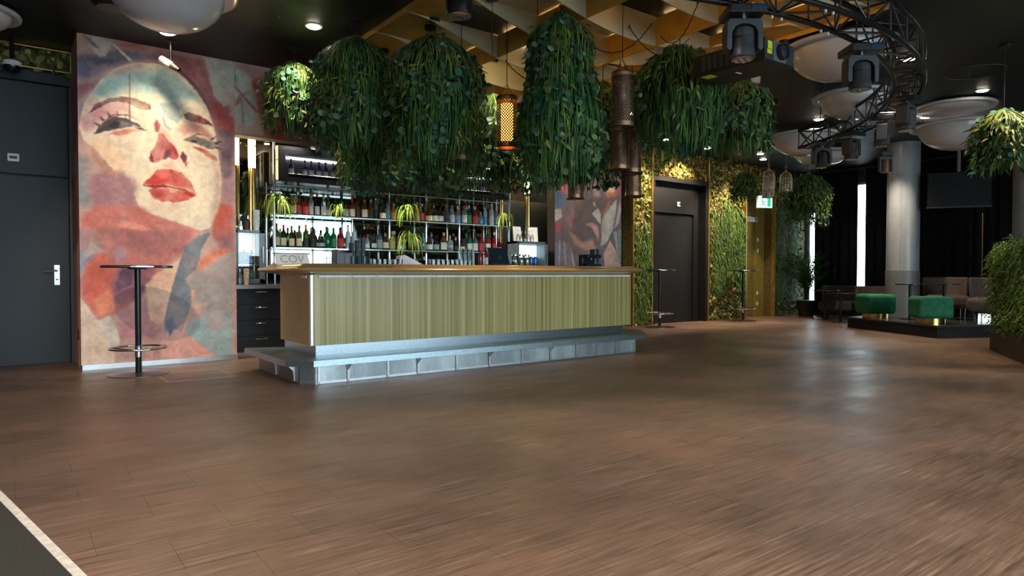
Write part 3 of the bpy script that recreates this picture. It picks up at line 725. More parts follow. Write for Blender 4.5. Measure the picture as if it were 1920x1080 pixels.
for i in range(len(tr) - 1):
    a, b = tr[i] + .012, tr[i + 1] - .012
    ya = lambda x: 6.09 - (x - 2.28) * .0068
    p = BB().add([(a, ya(a) - .006, .012), (b, ya(b) - .006, .012), (b, ya(b) - .006, .18), (a, ya(a) - .006, .18), (a, ya(a), .012), (b, ya(b), .012), (b, ya(b), .18), (a, ya(a), .18)],
                 [(0, 1, 2, 3), (4, 7, 6, 5), (0, 4, 5, 1), (1, 5, 6, 2), (2, 6, 7, 3), (3, 7, 4, 0)]).build('foot_panel', PERF, bar)
    BB().box(a, b, ya(a) - .011, ya(a) - .004, .006, .026).build('panel_rim', ALU, p)
    BB().box(a - .008, a + .008, ya(a) - .011, ya(a) - .004, .006, .182).build('panel_rim', ALU, p)
for a, b in (((2.165, 6.24), (2.165, 6.85)), ((2.165, 6.88), (2.165, 7.45))):
    BB().box(2.158, 2.168, a[1], b[1], .012, .18).build('foot_panel', M('foot_steel_side', (.20, .19, .19), .45, .85), bar)
BB().add([(2.172, 6.192, .012), (2.276, 6.084, .012), (2.276, 6.084, .18), (2.172, 6.192, .18)], [(0, 1, 2, 3)]).build('foot_panel', PERF, bar)
for x in (2.60, 3.37, 4.28, 5.18, 5.96, 6.62):
    y = 6.09 - (x - 2.28) * .0068
    BB().extr([(y - .006, .02), (y - .006, .182), (y - .085, .182), (y - .07, .165), (y - .02, .12), (y - .016, .02)], 'x', x - .007, x + .007).build('bracket', ALU, bar)
for y in (6.3, 6.85):
    BB().extr([(2.16, .02), (2.16, .182), (2.08, .182), (2.14, .12), (2.146, .02)], 'y', y - .007, y + .007).build('bracket', ALU, bar)
# body
pz0, pz1 = .335, 1.045
BB().box(2.40, 6.93, 6.44, 7.3, .34, 1.04).build('carcass', BLACK, bar)
BB().box(2.375, 6.965, 6.40, 6.44, pz0, pz1).build('front_panel', STRIPE, bar)
BB().box(2.355, 2.40, 6.44, 7.33, pz0, pz1).build('end_panel', ENDLAM, bar)
BB().box(6.93, 6.97, 6.44, 7.33, pz0, pz1).build('end_panel', ENDLAM, bar)
BB().box(2.352, 2.380, 6.397, 6.445, pz0, pz1).build('corner_strip', ALU, bar, bevel=.004)
for a, b in ((2.43, 2.78), (2.785, 3.06), (3.065, 3.78), (3.785, 5.20), (5.205, 6.45), (6.455, 6.93)):
    BB().box(a, b, 6.378, 6.402, 1.015, 1.037).build('light_rail', M('rail_white', (.72, .76, .76), .35), bar, bevel=.003)
nb = BB().box(2.338, 2.356, 6.50, 6.62, 1.008, 1.036).build('end_plate', WHITEPL, bar)
# moulded oak top
def ring(inset):
    x0, x1, y0, y1 = 2.12 + inset, 7.08 - inset, 6.15 + inset, 7.36
    k = .10
    return [(x0, y1), (x0, y0 + k), (x0 + k, y0), (x1 - k, y0), (x1, y0 + k), (x1, y1)]
prof = [(.235, 1.045), (.205, 1.05), (.17, 1.056), (.085, 1.066), (.045, 1.074), (.008, 1.084), (0, 1.096), (.006, 1.108), (.03, 1.118), (.065, 1.122), (.085, 1.128), (.10, 1.142), (.125, 1.152), (.16, 1.155), (.30, 1.155)]
tp = BB(); n = 6
vs = []; fs = []
for ins, z in prof: vs += [(x, y, z) for x, y in ring(ins)]
for j in range(len(prof) - 1):
    for i in range(n - 1): fs.append((j * n + i, j * n + i + 1, (j + 1) * n + i + 1, (j + 1) * n + i))
L = len(prof) - 1
fs.append(tuple(L * n + i for i in range(n)))
fs.append(tuple(range(n - 1, -1, -1)))
fs.append(tuple(j * n for j in range(len(prof) - 1, -1, -1)) )
fs.append(tuple(j * n + n - 1 for j in range(len(prof))))
tp.add(vs, fs)
tp.build('counter_top', OAK, bar, smooth=True)
dm2 = thing('drip_mat', 'flat black rubber bar mat on the oak top near the menu card', 'mat', (2.88, 6.98, 1.155))
B().box(-.28, .28, -.09, .09, 0, .006).build('base', BLACK, dm2)
B().box(-.27, .27, -.08, .08, .006, .011).build('ribs', DKGREY, dm2)

# ------------------------------------------------------------------ back counter, cabinets, niche
bc = thing('back_worktop', 'steel edged worktop running along the bottle wall', 'worktop', (5.2, 9.0, .87))
BB2 = lambda: B((5.2, 9.0, .87))
BB2().box(2.215, 8.29, 8.60, 9.455, .872, .912).build('slab', M('worktop_dark', (.05, .045, .045), .3), bc)
BB2().box(2.215, 8.29, 8.585, 8.60, .866, .914).build('steel_edge', ALU, bc)
for k in range(7):
    xa = 2.215 + k * .675
    cb = thing('drawer_cabinet', 'black drawer cabinet next to the portrait wall' if k == 0 else 'black drawer cabinet under the back worktop, %s from the portrait wall' % ORD[k], 'cabinet', (xa, 8.65, 0), group='black drawer cabinets under the back worktop')
    B().box(0, .67, .02, .78, .06, .87).build('body', BLACK, cb)
    B().box(.0, .67, .06, .78, 0, .06).build('kick', ALU, cb)
    for q in range(4):
        z = .07 + q * .20
        dr = B().box(.004, .666, 0, .02, z, z + .194).build('drawer', M('drawer_black', (.014, .018, .024), .4, var=.15), cb)
        h = [(.25 + .14 * t, -.012 - .018 * math.sin(math.pi * t), z + .155) for t in np.linspace(0, 1, 7)]
        B().tube(h, .006, 6).build('handle', CHROME, dr, smooth=True)
# slate splash panel on the right part of the niche
sl = B().box(6.88, 8.29, 9.34, 9.455, .915, 2.36).build('slate_panel', M('slate_board', (.035, .045, .052), .5, var=.12, scale=2))
tag(sl, 'tall slate blue board on the worktop behind the menu cards', 'board')
# glowing brass tube lamps
def tube_lamp(x, y, label, z0=.914, z1=2.97, glow=2.45):
    t = thing('tube_lamp', label, 'lamp', (x, y, z0), group='brass tube lamps in the bar niche')
    H = z1 - z0; gz = glow - z0
    flute = []
    nf = 12
    pts = []
    for i in range(nf * 2):
        a = math.pi * i / nf; r = .046 if i % 2 else .040
        pts.append((r * math.cos(a), r * math.sin(a)))
    B().prism(pts, .02, gz).build('tube', BRASS, t)
    B().lathe([(.07, 0), (.07, .012), (.045, .02)], 20).build('foot', BRASS, t)
    B().lathe([(.045, gz), (.045, H)], 20).build('light_section', M('tube_glow', (.9, .75, .4), .4, emit=(1.0, .74, .36), estr=9.), t)
    B().lathe([(.046, gz + .28), (.068, gz + .285), (.068, gz + .295), (.046, gz + .30)], 20).build('collar', BRASS, t)
    return t
tube_lamp(2.31, 8.93, 'glowing brass tube lamp closest to the portrait mural')
tube_lamp(2.54, 9.02, 'glowing brass tube lamp between the portrait mural and the chrome shelf post')
tube_lamp(7.21, 9.06, 'glowing brass tube lamp rising behind the two menu cards')
tube_lamp(7.80, 9.12, 'glowing brass tube lamp half hidden by the flower mural pier')
tube_lamp(6.80, 9.28, 'glowing brass tube lamp beside the end of the bottle shelves')

# chrome shelf frame with glass shelves
sf = thing('bottle_shelf', 'chrome framed glass shelving on the smoked mirror', 'shelf', (4.75, 9.1, .914))
SO = (4.75, 9.1, .914)
for x in (2.80, 4.05, 4.66, 5.31, 5.94, 6.70):
    B(SO).tube([(x, 9.27, .914), (x, 9.27, 2.31)], .014, 10).build('post', CHROME, sf, smooth=True)
B(SO).tube([(2.80, 8.93, .914), (2.80, 8.93, 3.0)], .018, 10).build('post', CHROME, sf, smooth=True)
B(SO).tube([(6.72, 8.93, .914), (6.72, 8.93, 3.0)], .018, 10).build('post', CHROME, sf, smooth=True)
for z in (1.40, 1.85):
    B(SO).box(2.76, 6.76, 8.97, 9.30, z, z + .010).build('glass_shelf', SHELFGLASS, sf)
    B(SO).box(2.76, 6.76, 8.962, 8.970, z - .002, z + .014).build('shelf_edge', M('edge_glass', (.45, .62, .62), .15, .3), sf)
B(SO).box(2.80, 6.72, 8.99, 9.26, 2.245, 2.255).build('glass_shelf', SHELFGLASS, sf)
B(SO).box(2.80, 6.72, 8.982, 8.99, 2.242, 2.258).build('shelf_edge', MATS['edge_glass'], sf)
# black illuminated display box
db = thing('display_box', 'black illuminated display box holding the blue bottles', 'display box', (4.8, 9.1, 2.30))
DO = (4.8, 9.1, 2.30)
x0, x1 = 2.86, 6.76
B(DO).box(x0, x1, 9.30, 9.34, 2.30, 2.78).build('back', BLACK, db)
B(DO).box(x0, x1, 8.95, 9.30, 2.30, 2.412).build('bottom', M('gloss_black', (.008, .008, .01), .12), db)
B(DO).box(x0, x1, 8.95, 9.30, 2.68, 2.78).build('top', MATS['gloss_black'], db)
B(DO).box(x0, x0 + .10, 8.95, 9.30, 2.412, 2.68).build('side', MATS['gloss_black'], db)
B(DO).box(x1 - .10, x1, 8.95, 9.30, 2.412, 2.68).build('side', MATS['gloss_black'], db)
for sx, xx in ((1, x0 + .10), (-1, x1 - .10)):           # rounded inner corners
    for zc, sz in ((2.412, 1), (2.68, -1)):
        r = .035
        pts = [(xx, zc)] + [(xx + sx * (r - r * math.sin(a)), zc + sz * (r - r * math.cos(a))) for a in np.linspace(0, math.pi / 2, 6)]
        B(DO).extr(pts, 'y', 8.951, 9.30).build('corner_fillet', MATS['gloss_black'], db)
B(DO).tube([(x0 + .135, 8.947, 2.412), (x1 - .135, 8.947, 2.412)], .004, 6).build('front_trim', ALU, db)
B(DO).box(x0 + .12, x1 - .12, 9.27, 9.285, 2.664, 2.676).build('led_strip', M('led_white', (.8, .8, .8), .4, emit=(.92, .97, 1.0), estr=2.4), db)
B(DO).box(x0 + .1, x1 - .1, 9.292, 9.30, 2.412, 2.68).build('lining', M('lining_grey', (.12, .13, .13), .5), db)

# niche soffit spots
def niche_spot(x, y, label):
    t = thing('soffit_spot', label, 'spotlight', (x, y, 3.0), group='soffit spots over the bottles')
    B().lathe([(.05, -.012), (.05, 0)], 16).build('rim', CHROME, t)
    B().lathe([(.036, -.016), (.036, -.011)], 16).build('bulb', M('spot_glow', (.9, .9, .9), .4, emit=(1., .86, .66), estr=30.), t)
    l = bpy.data.lights.new('spot_light', 'SPOT'); l.energy = 55; l.color = (1., .90, .76); l.spot_size = R(120); l.spot_blend = .8; l.shadow_soft_size = .04
    o = bpy.data.objects.new('spot_light', l); COL.objects.link(o); o.parent = t; o.location = (0, 0, -.03)
    return t
for k, x in enumerate((3.05, 3.75, 4.6, 5.5, 6.35)):
    niche_spot(x, 8.86, 'small warm soffit spot over the bottle shelves, %s from the portrait wall' % ORD[k])

# ------------------------------------------------------------------ bottles
SH = {
 'wine': [(.036, 0), (.038, .006), (.038, .185), (.034, .205), (.016, .235), (.0135, .25), (.0135, .30)],
 'spirit': [(.040, 0), (.043, .008), (.043, .175), (.036, .20), (.018, .22), (.0145, .235), (.0145, .285)],
 'squat': [(.048, 0), (.052, .01), (.052, .13), (.044, .155), (.018, .18), (.015, .19), (.015, .235)],
 'tall': [(.034, 0), (.036, .006), (.036, .22), (.028, .25), (.015, .275), (.014, .29), (.014, .345)],
 'shoulder': [(.044, 0), (.047, .008), (.046, .15), (.038, .185), (.022, .205), (.016, .22), (.016, .27)],
 'cone': [(.050, 0), (.054, .01), (.040, .14), (.026, .24), (.018, .29), (.017, .36)],
 'flask': [(.052, 0), (.056, .012), (.060, .06), (.052, .11), (.022, .145), (.016, .155), (.016, .20)],
 'small': [(.034, 0), (.036, .006), (.036, .125), (.028, .15), (.014, .168), (.0125, .18), (.0125, .215)],
}
def glasscol(name, col, trans=.55, rough=.08):
    return M('bottle_' + name, col, rough, 0., var=.04, trans=trans, spec=.6)
GC = {
 'amber': glasscol('amber', (.22, .075, .012)), 'dark amber': glasscol('dark_amber', (.085, .03, .012), .3), 'red': glasscol('red', (.42, .02, .03), .35),
 'green': glasscol('green', (.02, .22, .09)), 'olive green': glasscol('olive', (.10, .16, .02)), 'dark green': glasscol('dark_green', (.012, .04, .016), .2),
 'clear': glasscol('clear', (.80, .85, .86), .85), 'frosted': glasscol('frosted', (.62, .68, .72), .35, .35), 'pale blue': glasscol('pale_blue', (.30, .55, .66), .6),
 'black': glasscol('black', (.012, .012, .014), .0), 'cobalt blue': glasscol('cobalt', (.03, .03, .26), .15), 'orange': glasscol('orange', (.62, .20, .03), .4),
 'yellow': glasscol('yellow', (.62, .42, .04), .4), 'pink': glasscol('pink', (.65, .26, .20), .4), 'slate blue': glasscol('slateblue', (.10, .14, .20), .3),
}
CC = {'red': M('cap_red', (.50, .04, .04), .4), 'black': M('cap_black', (.015, .015, .015), .4), 'white': M('cap_white', (.75, .75, .75), .4), 'gold': M('cap_gold', (.7, .5, .2), .3, .8),
      'silver': M('cap_silver', (.7, .7, .72), .25, .9), 'blue': M('cap_blue', (.05, .15, .5), .4), 'orange': M('cap_orange', (.75, .28, .04), .4), 'green': M('cap_green', (.03, .2, .07), .4), 'brown': M('cap_brown', (.22, .12, .06), .6)}
LC = {'white': M('label_white', (.72, .70, .66), .7), 'cream': M('label_cream', (.66, .58, .42), .7), 'black': M('label_black', (.025, .025, .028), .6), 'red': M('label_red', (.5, .06, .05), .6),
      'blue': M('label_blue', (.10, .30, .55), .6), 'gold': M('label_gold', (.5, .36, .14), .5), 'green': M('label_green', (.07, .25, .12), .6), 'orange': M('label_orange', (.70, .30, .10), .6), 'grey': M('label_grey', (.30, .31, .33), .6)}
_bm = {}
def _shared(key, fn):
    if key not in _bm: _bm[key] = fn()
    return _bm[key]
def bottle(shape, glass, cap, lab, loc, label, group, sc=1., name='bottle', sq=False, cat='bottle'):
    t = thing(name, label, cat, loc, random.uniform(-.3, .3), group)
    t.scale = (sc, sc, sc)
    pr = SH[shape]; top = pr[-1][1]; n = 14
    def body():
        o = B().lathe(pr, n).build('body', None, None, smooth=True); d = o.data; bpy.data.objects.remove(o); return d
    def capm():
        r = pr[-1][0] + .002
        o = B().lathe([(r, top - .035), (r, top + .008), (r * .85, top + .012)], 10).build('cap', None, None, smooth=True); d = o.data; bpy.data.objects.remove(o); return d
    def labm():
        hs = [p for p in pr if p[0] > .034]
        zb = hs[-1][1]; r0 = max(p[0] for p in pr) + .0012
        b = B(); a0, a1 = math.pi * .92, math.pi * 2.08; m = 10; z0, z1 = .03, max(.075, zb * .72)
        vs = []
        for q in range(m + 1):
            a = a0 + (a1 - a0) * q / m
            vs += [(r0 * math.cos(a), r0 * math.sin(a), z0), (r0 * math.cos(a), r0 * math.sin(a), z1)]
        b.add(vs, [(2 * q, 2 * q + 2, 2 * q + 3, 2 * q + 1) for q in range(m)])
        o = b.build('label', None, None); d = o.data; bpy.data.objects.remove(o); return d
    def put(nm, data, mat):
        me = data if False else _shared((nm, shape, mat.name), lambda: _mk(data, mat))
        o = bpy.data.objects.new(nm, me); COL.objects.link(o); o.parent = t
        return o
    def _mk(d, mat):
        d = d.copy(); d.materials.clear(); d.materials.append(mat); return d
    put('body', _shared(('b', shape), body), GC[glass])
    put('cap', _shared(('c', shape), capm), CC[cap])
    if lab: put('label', _shared(('l', shape), labm), LC[lab])
    return t

random.seed(7)
UP = [ # upper glass shelf, from the portrait end: (x, shape, glass, cap, label)
 (3.16, 'spirit', 'amber', 'black', 'cream'), (3.27, 'spirit', 'red', 'black', 'red'), (3.38, 'shoulder', 'red', 'black', 'red'), (3.49, 'tall', 'clear', 'orange', 'white'),
 (3.61, 'tall', 'black', 'red', 'white'), (3.72, 'tall', 'clear', 'silver', 'white'), (3.84, 'squat', 'clear', 'green', 'cream'), (4.13, 'spirit', 'dark amber', 'black', 'white'), (4.24, 'spirit', 'amber', 'red', 'cream'),
 (4.35, 'shoulder', 'amber', 'black', 'black'), (4.46, 'spirit', 'dark amber', 'red', 'cream'), (4.57, 'squat', 'amber', 'black', 'black'), (4.69, 'tall', 'slate blue', 'silver', 'black'),
 (4.80, 'squat', 'dark amber', 'black', 'cream'), (4.92, 'spirit', 'clear', 'blue', 'blue'), (5.03, 'shoulder', 'orange', 'orange', 'orange'), (5.32, 'spirit', 'yellow', 'gold', 'gold'), (5.43, 'spirit', 'dark amber', 'gold', 'red'),
 (5.54, 'cone', 'amber', 'silver', 'cream'), (5.66, 'squat', 'dark amber', 'black', 'white'), (5.77, 'squat', 'black', 'black', 'white'), (5.875, 'small', 'slate blue', 'red', 'black'), (5.965, 'spirit', 'pale blue', 'silver', 'white'),
 (6.06, 'shoulder', 'pink', 'white', 'blue'), (6.16, 'spirit', 'clear', 'red', 'white'), (6.255, 'spirit', 'green', 'white', 'green'), (6.345, 'spirit', 'red', 'white', 'red'), (6.435, 'small', 'clear', 'silver', 'blue'),
 (6.52, 'tall', 'frosted', 'blue', 'blue'), (6.60, 'tall', 'frosted', 'white', 'white'), (6.68, 'spirit', 'clear', 'silver', 'blue')]
_ux = list(np.linspace(3.10, 3.61, 7)) + list(np.linspace(3.86, 4.63, 9)) + list(np.linspace(5.02, 6.55, 15))
UP = [(_ux[k],) + u[1:] for k, u in enumerate(UP)]
for k, (x, s, g_, c, l) in enumerate(UP):
    bottle(s, g_, c, l, (x, 9.07 + .02 * math.sin(k * 2.3), 1.86), '%s bottle, %s cap, front of upper glass shelf, %s from portrait end' % (g_, c, ORD[k]), 'bottles on the upper glass shelf', random.uniform(.90, .96) if k < 16 else random.uniform(.98, 1.08))
for k in range(16):
    x = 3.2 + k * .22 + random.uniform(-.03, .03)
    
    g_ = random.choice(['amber', 'clear', 'dark amber', 'green', 'clear', 'olive green']); c = random.choice(list(CC))
    bottle(random.choice(['tall', 'spirit', 'tall']), g_, c, None, (x, 9.21, 1.86), '%s bottle, %s cap, back row of upper shelf, %s from portrait end' % (g_, c, ORD[k]), 'back row bottles on the upper glass shelf', random.uniform(1.0, 1.12))
LO = [
 (2.84, 'wine', 'olive green', 'black', 'cream'), (2.94, 'wine', 'dark green', 'red', 'cream'), (3.04, 'wine', 'dark green', 'red', 'cream'), (3.14, 'wine', 'olive green', 'black', 'cream'), (3.27, 'wine', 'olive green', 'gold', 'black'),
 (3.42, 'wine', 'dark amber', 'black', 'black'), (3.60, 'flask', 'black', 'silver', 'grey'), (3.72, 'spirit', 'green', 'green', None), (3.83, 'spirit', 'green', 'green', 'green'), (3.94, 'spirit', 'red', 'black', 'red'), (4.05, 'tall', 'frosted', 'silver', None),
 (4.15, 'tall', 'frosted', 'silver', None), (4.27, 'small', 'clear', 'black', 'grey'), (4.38, 'small', 'slate blue', 'red', 'white'), (4.48, 'small', 'clear', 'red', 'white'), (4.59, 'small', 'black', 'black', 'white'), (4.70, 'small', 'dark amber', 'silver', 'cream'),
 (4.80, 'spirit', 'slate blue', 'black', 'grey'), (4.91, 'squat', 'dark amber', 'gold', 'cream'), (5.02, 'squat', 'black', 'gold', 'gold'), (5.13, 'spirit', 'yellow', 'gold', 'gold'), (5.52, 'shoulder', 'pale blue', 'blue', None), (5.63, 'squat', 'dark amber', 'black', 'white'),
 (5.74, 'squat', 'black', 'black', 'grey'), (5.85, 'shoulder', 'amber', 'orange', 'white'), (5.97, 'squat', 'clear', 'gold', None), (6.08, 'small', 'black', 'silver', 'black'), (6.17, 'small', 'dark amber', 'black', 'cream'), (6.27, 'spirit', 'green', 'black', 'white'),
 (6.36, 'spirit', 'slate blue', 'black', 'white'), (6.45, 'spirit', 'red', 'red', 'red'), (6.54, 'spirit', 'red', 'black', 'white'), (6.63, 'tall', 'red', 'white', 'red'), (6.71, 'small', 'red', 'red', 'white')]
LO = [u for k, u in enumerate(LO) if k not in (13, 16, 19)]
_lx = list(np.linspace(2.87, 4.60, 18)) + list(np.linspace(5.13, 6.62, 13))
LO = [(_lx[k],) + u[1:] for k, u in enumerate(LO)]
for k, (x, s, g_, c, l) in enumerate(LO):
    bottle(s, g_, c, l, (x, 9.07 + .02 * math.sin(k * 1.7), 1.41), '%s bottle, %s cap, front of lower glass shelf, %s from portrait end' % (g_, c, ORD[k]), 'bottles on the lower glass shelf', random.uniform(.96, 1.08))
for k in range(17):
    x = 2.95 + k * .22 + random.uniform(-.03, .03)
    g_ = random.choice(['clear', 'green', 'dark amber', 'clear', 'slate blue', 'red']); c = random.choice(list(CC))
    bottle(random.choice(['spirit', 'small', 'spirit']), g_, c, None, (x, 9.21, 1.41), '%s bottle, %s cap, back row of lower shelf, %s from portrait end' % (g_, c, ORD[k]), 'back row bottles on the lower glass shelf', random.uniform(1.0, 1.1))
BX = [3.08, 3.27, 3.36, 3.47, 3.57, 3.68, 3.95, 4.10, 4.21, 4.40, 4.60, 5.02, 5.20, 5.31, 5.40, 5.53, 5.66, 5.80, 6.02, 6.12, 6.28, 6.40, 6.56]
for k, x in enumerate(BX):
    bottle('small', 'cobalt blue', 'red' if k < 7 else 'silver', 'grey', (x, 9.08, 2.4125), 'cobalt blue bottle in the black display box, %s from the portrait end' % ORD[k], 'blue bottles in the display box', .98)
# ------------------------------------------------------------------ things on the back worktop and on the bar
WT = .914; BT = 1.155
def fridge(loc, w, d, h, label, glow):
    t = thing('mini_fridge', label, 'fridge', loc)
    body = M('fridge_grey', (.16, .20, .22), .4, .3)
    b = B().box(0, w, d - .02, d, 0, h).box(0, .03, 0, d, 0, h).box(w - .03, w, 0, d, 0, h).box(0, w, 0, d, 0, .06).box(0, w, 0, d, h - .035, h)
    b.build('body', body, t)
    dr = B().box(.0, .04, -.03, 0, .02, h).box(w - .07, w, -.03, 0, .02, h).box(0, w, -.03, 0, .02, .075).box(0, w, -.03, 0, h - .04, h).build('door', body, t, bevel=.004)
    B().box(.04, w - .07, -.018, -.012, .075, h - .04).build('pane', GLASS, dr)
    B().tube([(w - .035, -.03, h * .4), (w - .035, -.06, h * .4), (w - .035, -.06, h * .7), (w - .035, -.03, h * .7)], .008, 6).build('handle', ALU, dr)
    B().box(.03, w - .03, .02, d - .02, h * .36, h * .36 + .006).build('rack', CHROME, t)
    B().box(.04, w - .04, d - .03, d - .022, h * .62, h - .05).build('light_panel', M('fridge_glow', (.8, .85, .85), .4, emit=(.85, .97, 1.), estr=glow), t)
    return t
f1 = fridge((2.245, 8.76, WT), .37, .36, .70, 'grey glass-door mini fridge on the worktop beside the portrait mural', 1.5)
for k, (x, z) in enumerate(((2.31, WT + .06), (2.40, WT + .06), (2.49, WT + .06), (2.31, WT + .262), (2.40, WT + .262), (2.49, WT + .262))):
    bottle('small', 'pale blue' if k % 2 == 0 else 'cobalt blue', 'blue', 'blue', (x, 8.90, z), 'blue bottle in the mini fridge near the portrait, %s on its %s level' % (ORD[k % 3], 'bottom' if k < 3 else 'middle'), 'bottles in the mini fridge', .84)
f2 = fridge((6.64, 8.63, WT), .66, .26, .68, 'slate coloured mini fridge carrying the two menu cards', .8)
def carafe(loc, label, s=1., mat=TUMBLER):
    t = thing('carafe', label, 'carafe', loc); t.scale = (s, s, s)
    B().lathe([(.040, 0), (.046, .02), (.042, .09), (.020, .16), (.018, .19), (.030, .24)], 14, cap=False).build('body', mat, t, smooth=True)
    B().torus((0, 0, .24), .030, .003, 14, 5).build('rim', TUMBLER, t)
    B().lathe([(.038, .0), (.038, .006)], 14).build('foot', TUMBLER, t)
    return t
carafe((2.29, 8.85, WT + .70), 'slim glass carafe standing on the fridge beside the portrait mural')
tn = thing('tin_can', 'dark red tin on top of the fridge beside the glass carafe', 'tin', (2.42, 8.86, WT + .70))
B().lathe([(.045, 0), (.045, .11)], 14).build('body', M('tin_dark', (.06, .015, .015), .4, .3), tn); B().lathe([(.046, .11), (.046, .12), (.02, .125)], 14).build('lid', BLKMET, tn)
def cupstack(loc, n, r, h, mat, label, step=.022):
    t = thing('cup_stack', label, 'cups', loc)
    for k in range(n):
        B().lathe([(r * .75, k * step), (r, k * step + h), (r * 1.08, k * step + h + .003), (r * 1.0, k * step + h + .006)], 12).build('cup', mat, t, smooth=True)
    return t
cupstack((2.55, 8.88, WT + .70), 9, .042, .09, M('cup_clear', (.70, .78, .82), .3), 'tall stack of translucent cups on the fridge under the brass tubes')
cupstack((2.36, 8.665, WT), 6, .036, .09, M('cup_paper', (.66, .52, .38), .7), 'stack of tan paper cups in front of the fridge by the portrait mural')
bottle('small', 'clear', 'silver', None, (2.28, 8.66, WT), 'short clear bottle in front of the fridge next to the paper cups', 'clear bottles by the fridge', .9)
# menu stand with big grey letters
ms = thing('menu_stand', 'white card with big grey letters standing on the oak bar top', 'sign', (2.44, 7.12, BT), 0)
B().add([(-.20, -.02, 0), (.17, -.02, 0), (.16, .03, .115), (-.20, .03, .115), (-.20, -.012, 0), (.17, -.012, 0), (.16, .038, .115), (-.20, .038, .115)], [(0, 1, 2, 3), (7, 6, 5, 4), (0, 4, 5, 1), (1, 5, 6, 2), (2, 6, 7, 3), (3, 7, 4, 0)]).build('card', PAPER, ms)
B().box(-.22, .19, .03, .05, .112, .125).build('frame', DKGREY, ms); B().box(-.215, .185, .01, .05, 0, .01).build('base', DKGREY, ms)
def text(body, size, loc, rot, mat, parent=None, name='lettering', ext=.001, align='CENTER'):
    c = bpy.data.curves.new(name, 'FONT'); c.body = body; c.size = size; c.extrude = ext; c.align_x = align; c.align_y = 'CENTER'
    tmp = bpy.data.objects.new(name + '_src', c)
    me = bpy.data.meshes.new_from_object(tmp); bpy.data.objects.remove(tmp); me.materials.clear(); me.materials.append(mat)
    o = bpy.data.objects.new(name, me); COL.objects.link(o); o.location = loc; o.rotation_euler = rot
    if parent is not None: o.parent = parent
    return o
text('COV', .125, (-.02, .001, .055), (R(66), 0, 0), M('ink_grey', (.35, .38, .42), .7), ms)
def crate(loc, sx, sy, sz, mat, name, label, cat):
    t = thing(name, label, cat, loc)
    b = B().box(-sx / 2, sx / 2, -sy / 2, sy / 2, 0, .012)
    b.box(-sx / 2, -sx / 2 + .008, -sy / 2, sy / 2, 0, sz).box(sx / 2 - .008, sx / 2, -sy / 2, sy / 2, 0, sz).box(-sx / 2, sx / 2, sy / 2 - .008, sy / 2, 0, sz).box(-sx / 2, sx / 2, -sy / 2, -sy / 2 + .008, 0, sz * .8)
    b.build('body', mat, t, bevel=.003)
    B().box(-.002, .002, -sy / 2, sy / 2, .01, sz * .7).build('divider', mat, t)
    return t
crate((2.985, 7.12, BT), .19, .15, .17, M('caddy_black', (.012, .012, .014), .3), 'napkin_caddy', 'black napkin caddy on the bar beside the cup dispensers', 'caddy')
for k, x in enumerate((3.12, 3.19, 3.26)):
    t = thing('cup_dispenser', 'black upright straw and cup tube on the bar, %s from the napkin caddy' % ORD[k], 'dispenser', (x, 7.17, BT), group='cup tubes on the bar')
    B().lathe([(.030, 0), (.030, .25 + .03 * k), (.033, .255 + .03 * k)], 14).build('tube', M('tube_slate', (.05, .075, .095), .35), t, smooth=True)
    B().lathe([(.038, 0), (.038, .015)], 14).build('foot', BLACK, t)
for k, x in enumerate((3.10, 3.24)):
    t = thing('cup_holder', 'grey open-fronted cup holder on the bar, %s from the napkin caddy' % ORD[k], 'holder', (x, 7.06, BT), group='cup holders on the bar')
    arc = [(.052 * math.cos(a), .05 * math.sin(a)) for a in np.linspace(-.9, math.pi + .9, 14)]
    B().add([(x_, y_, 0) for x_, y_ in arc] + [(x_, y_, .10) for x_, y_ in arc], [(i, i + 1, 15 + i, 14 + i) for i in range(13)]).build('shell', M('holder_blue', (.07, .12, .16), .3), t, smooth=True)
    B().lathe([(.05, 0), (.05, .008)], 14).build('base', BLACK, t)
_tum = B().lathe([(.026, 0), (.030, .003), (.034, .085), (.032, .085), (.027, .008)], 12, cap=False).build('wall', TUMBLER, None, smooth=True).data
_tub = B().lathe([(.026, 0), (.026, .006)], 12).build('bottom', TUMBLER, None).data
for o in [o for o in bpy.data.objects if o.data in (_tum, _tub)]: bpy.data.objects.remove(o)
def tumbler(loc, label, group, s=1., sz=1.):
    t = thing('tumbler', label, 'glass', loc, 0, group); t.scale = (s, s, sz)
    for nm, me in (('wall', _tum), ('bottom', _tub)):
        o = bpy.data.objects.new(nm, me); COL.objects.link(o); o.parent = t
for k in range(12):
    r, c = divmod(k, 6)
    tumbler((3.34 + c * .066, 7.03 + r * .09, BT), 'clear tumbler, %s row next to the grey scoop, %s from the cup tubes' % (('front', 'back')[r], ORD[c]), 'tumblers beside the grey scoop', .95, .85)
for k in range(14):
    r, c = divmod(k, 7)
    tumbler((4.13 + c * .068, 7.03 + r * .09, BT), 'clear tumbler, %s row beside the tall glasses, %s from the scoop' % (('front', 'back')[r], ORD[c]), 'tumblers beside the tall glasses', .95, .9)
for k in range(9):
    lv, c = divmod(k, 3)
    tumbler((4.60 + c * .07, 7.15, BT + lv * .075), 'tall clear glass in the stacked glasses by the red bottles, tier %s, %s across' % (('one', 'two', 'three')[lv], ORD[c]), 'stacked tall glasses', .98, .85)
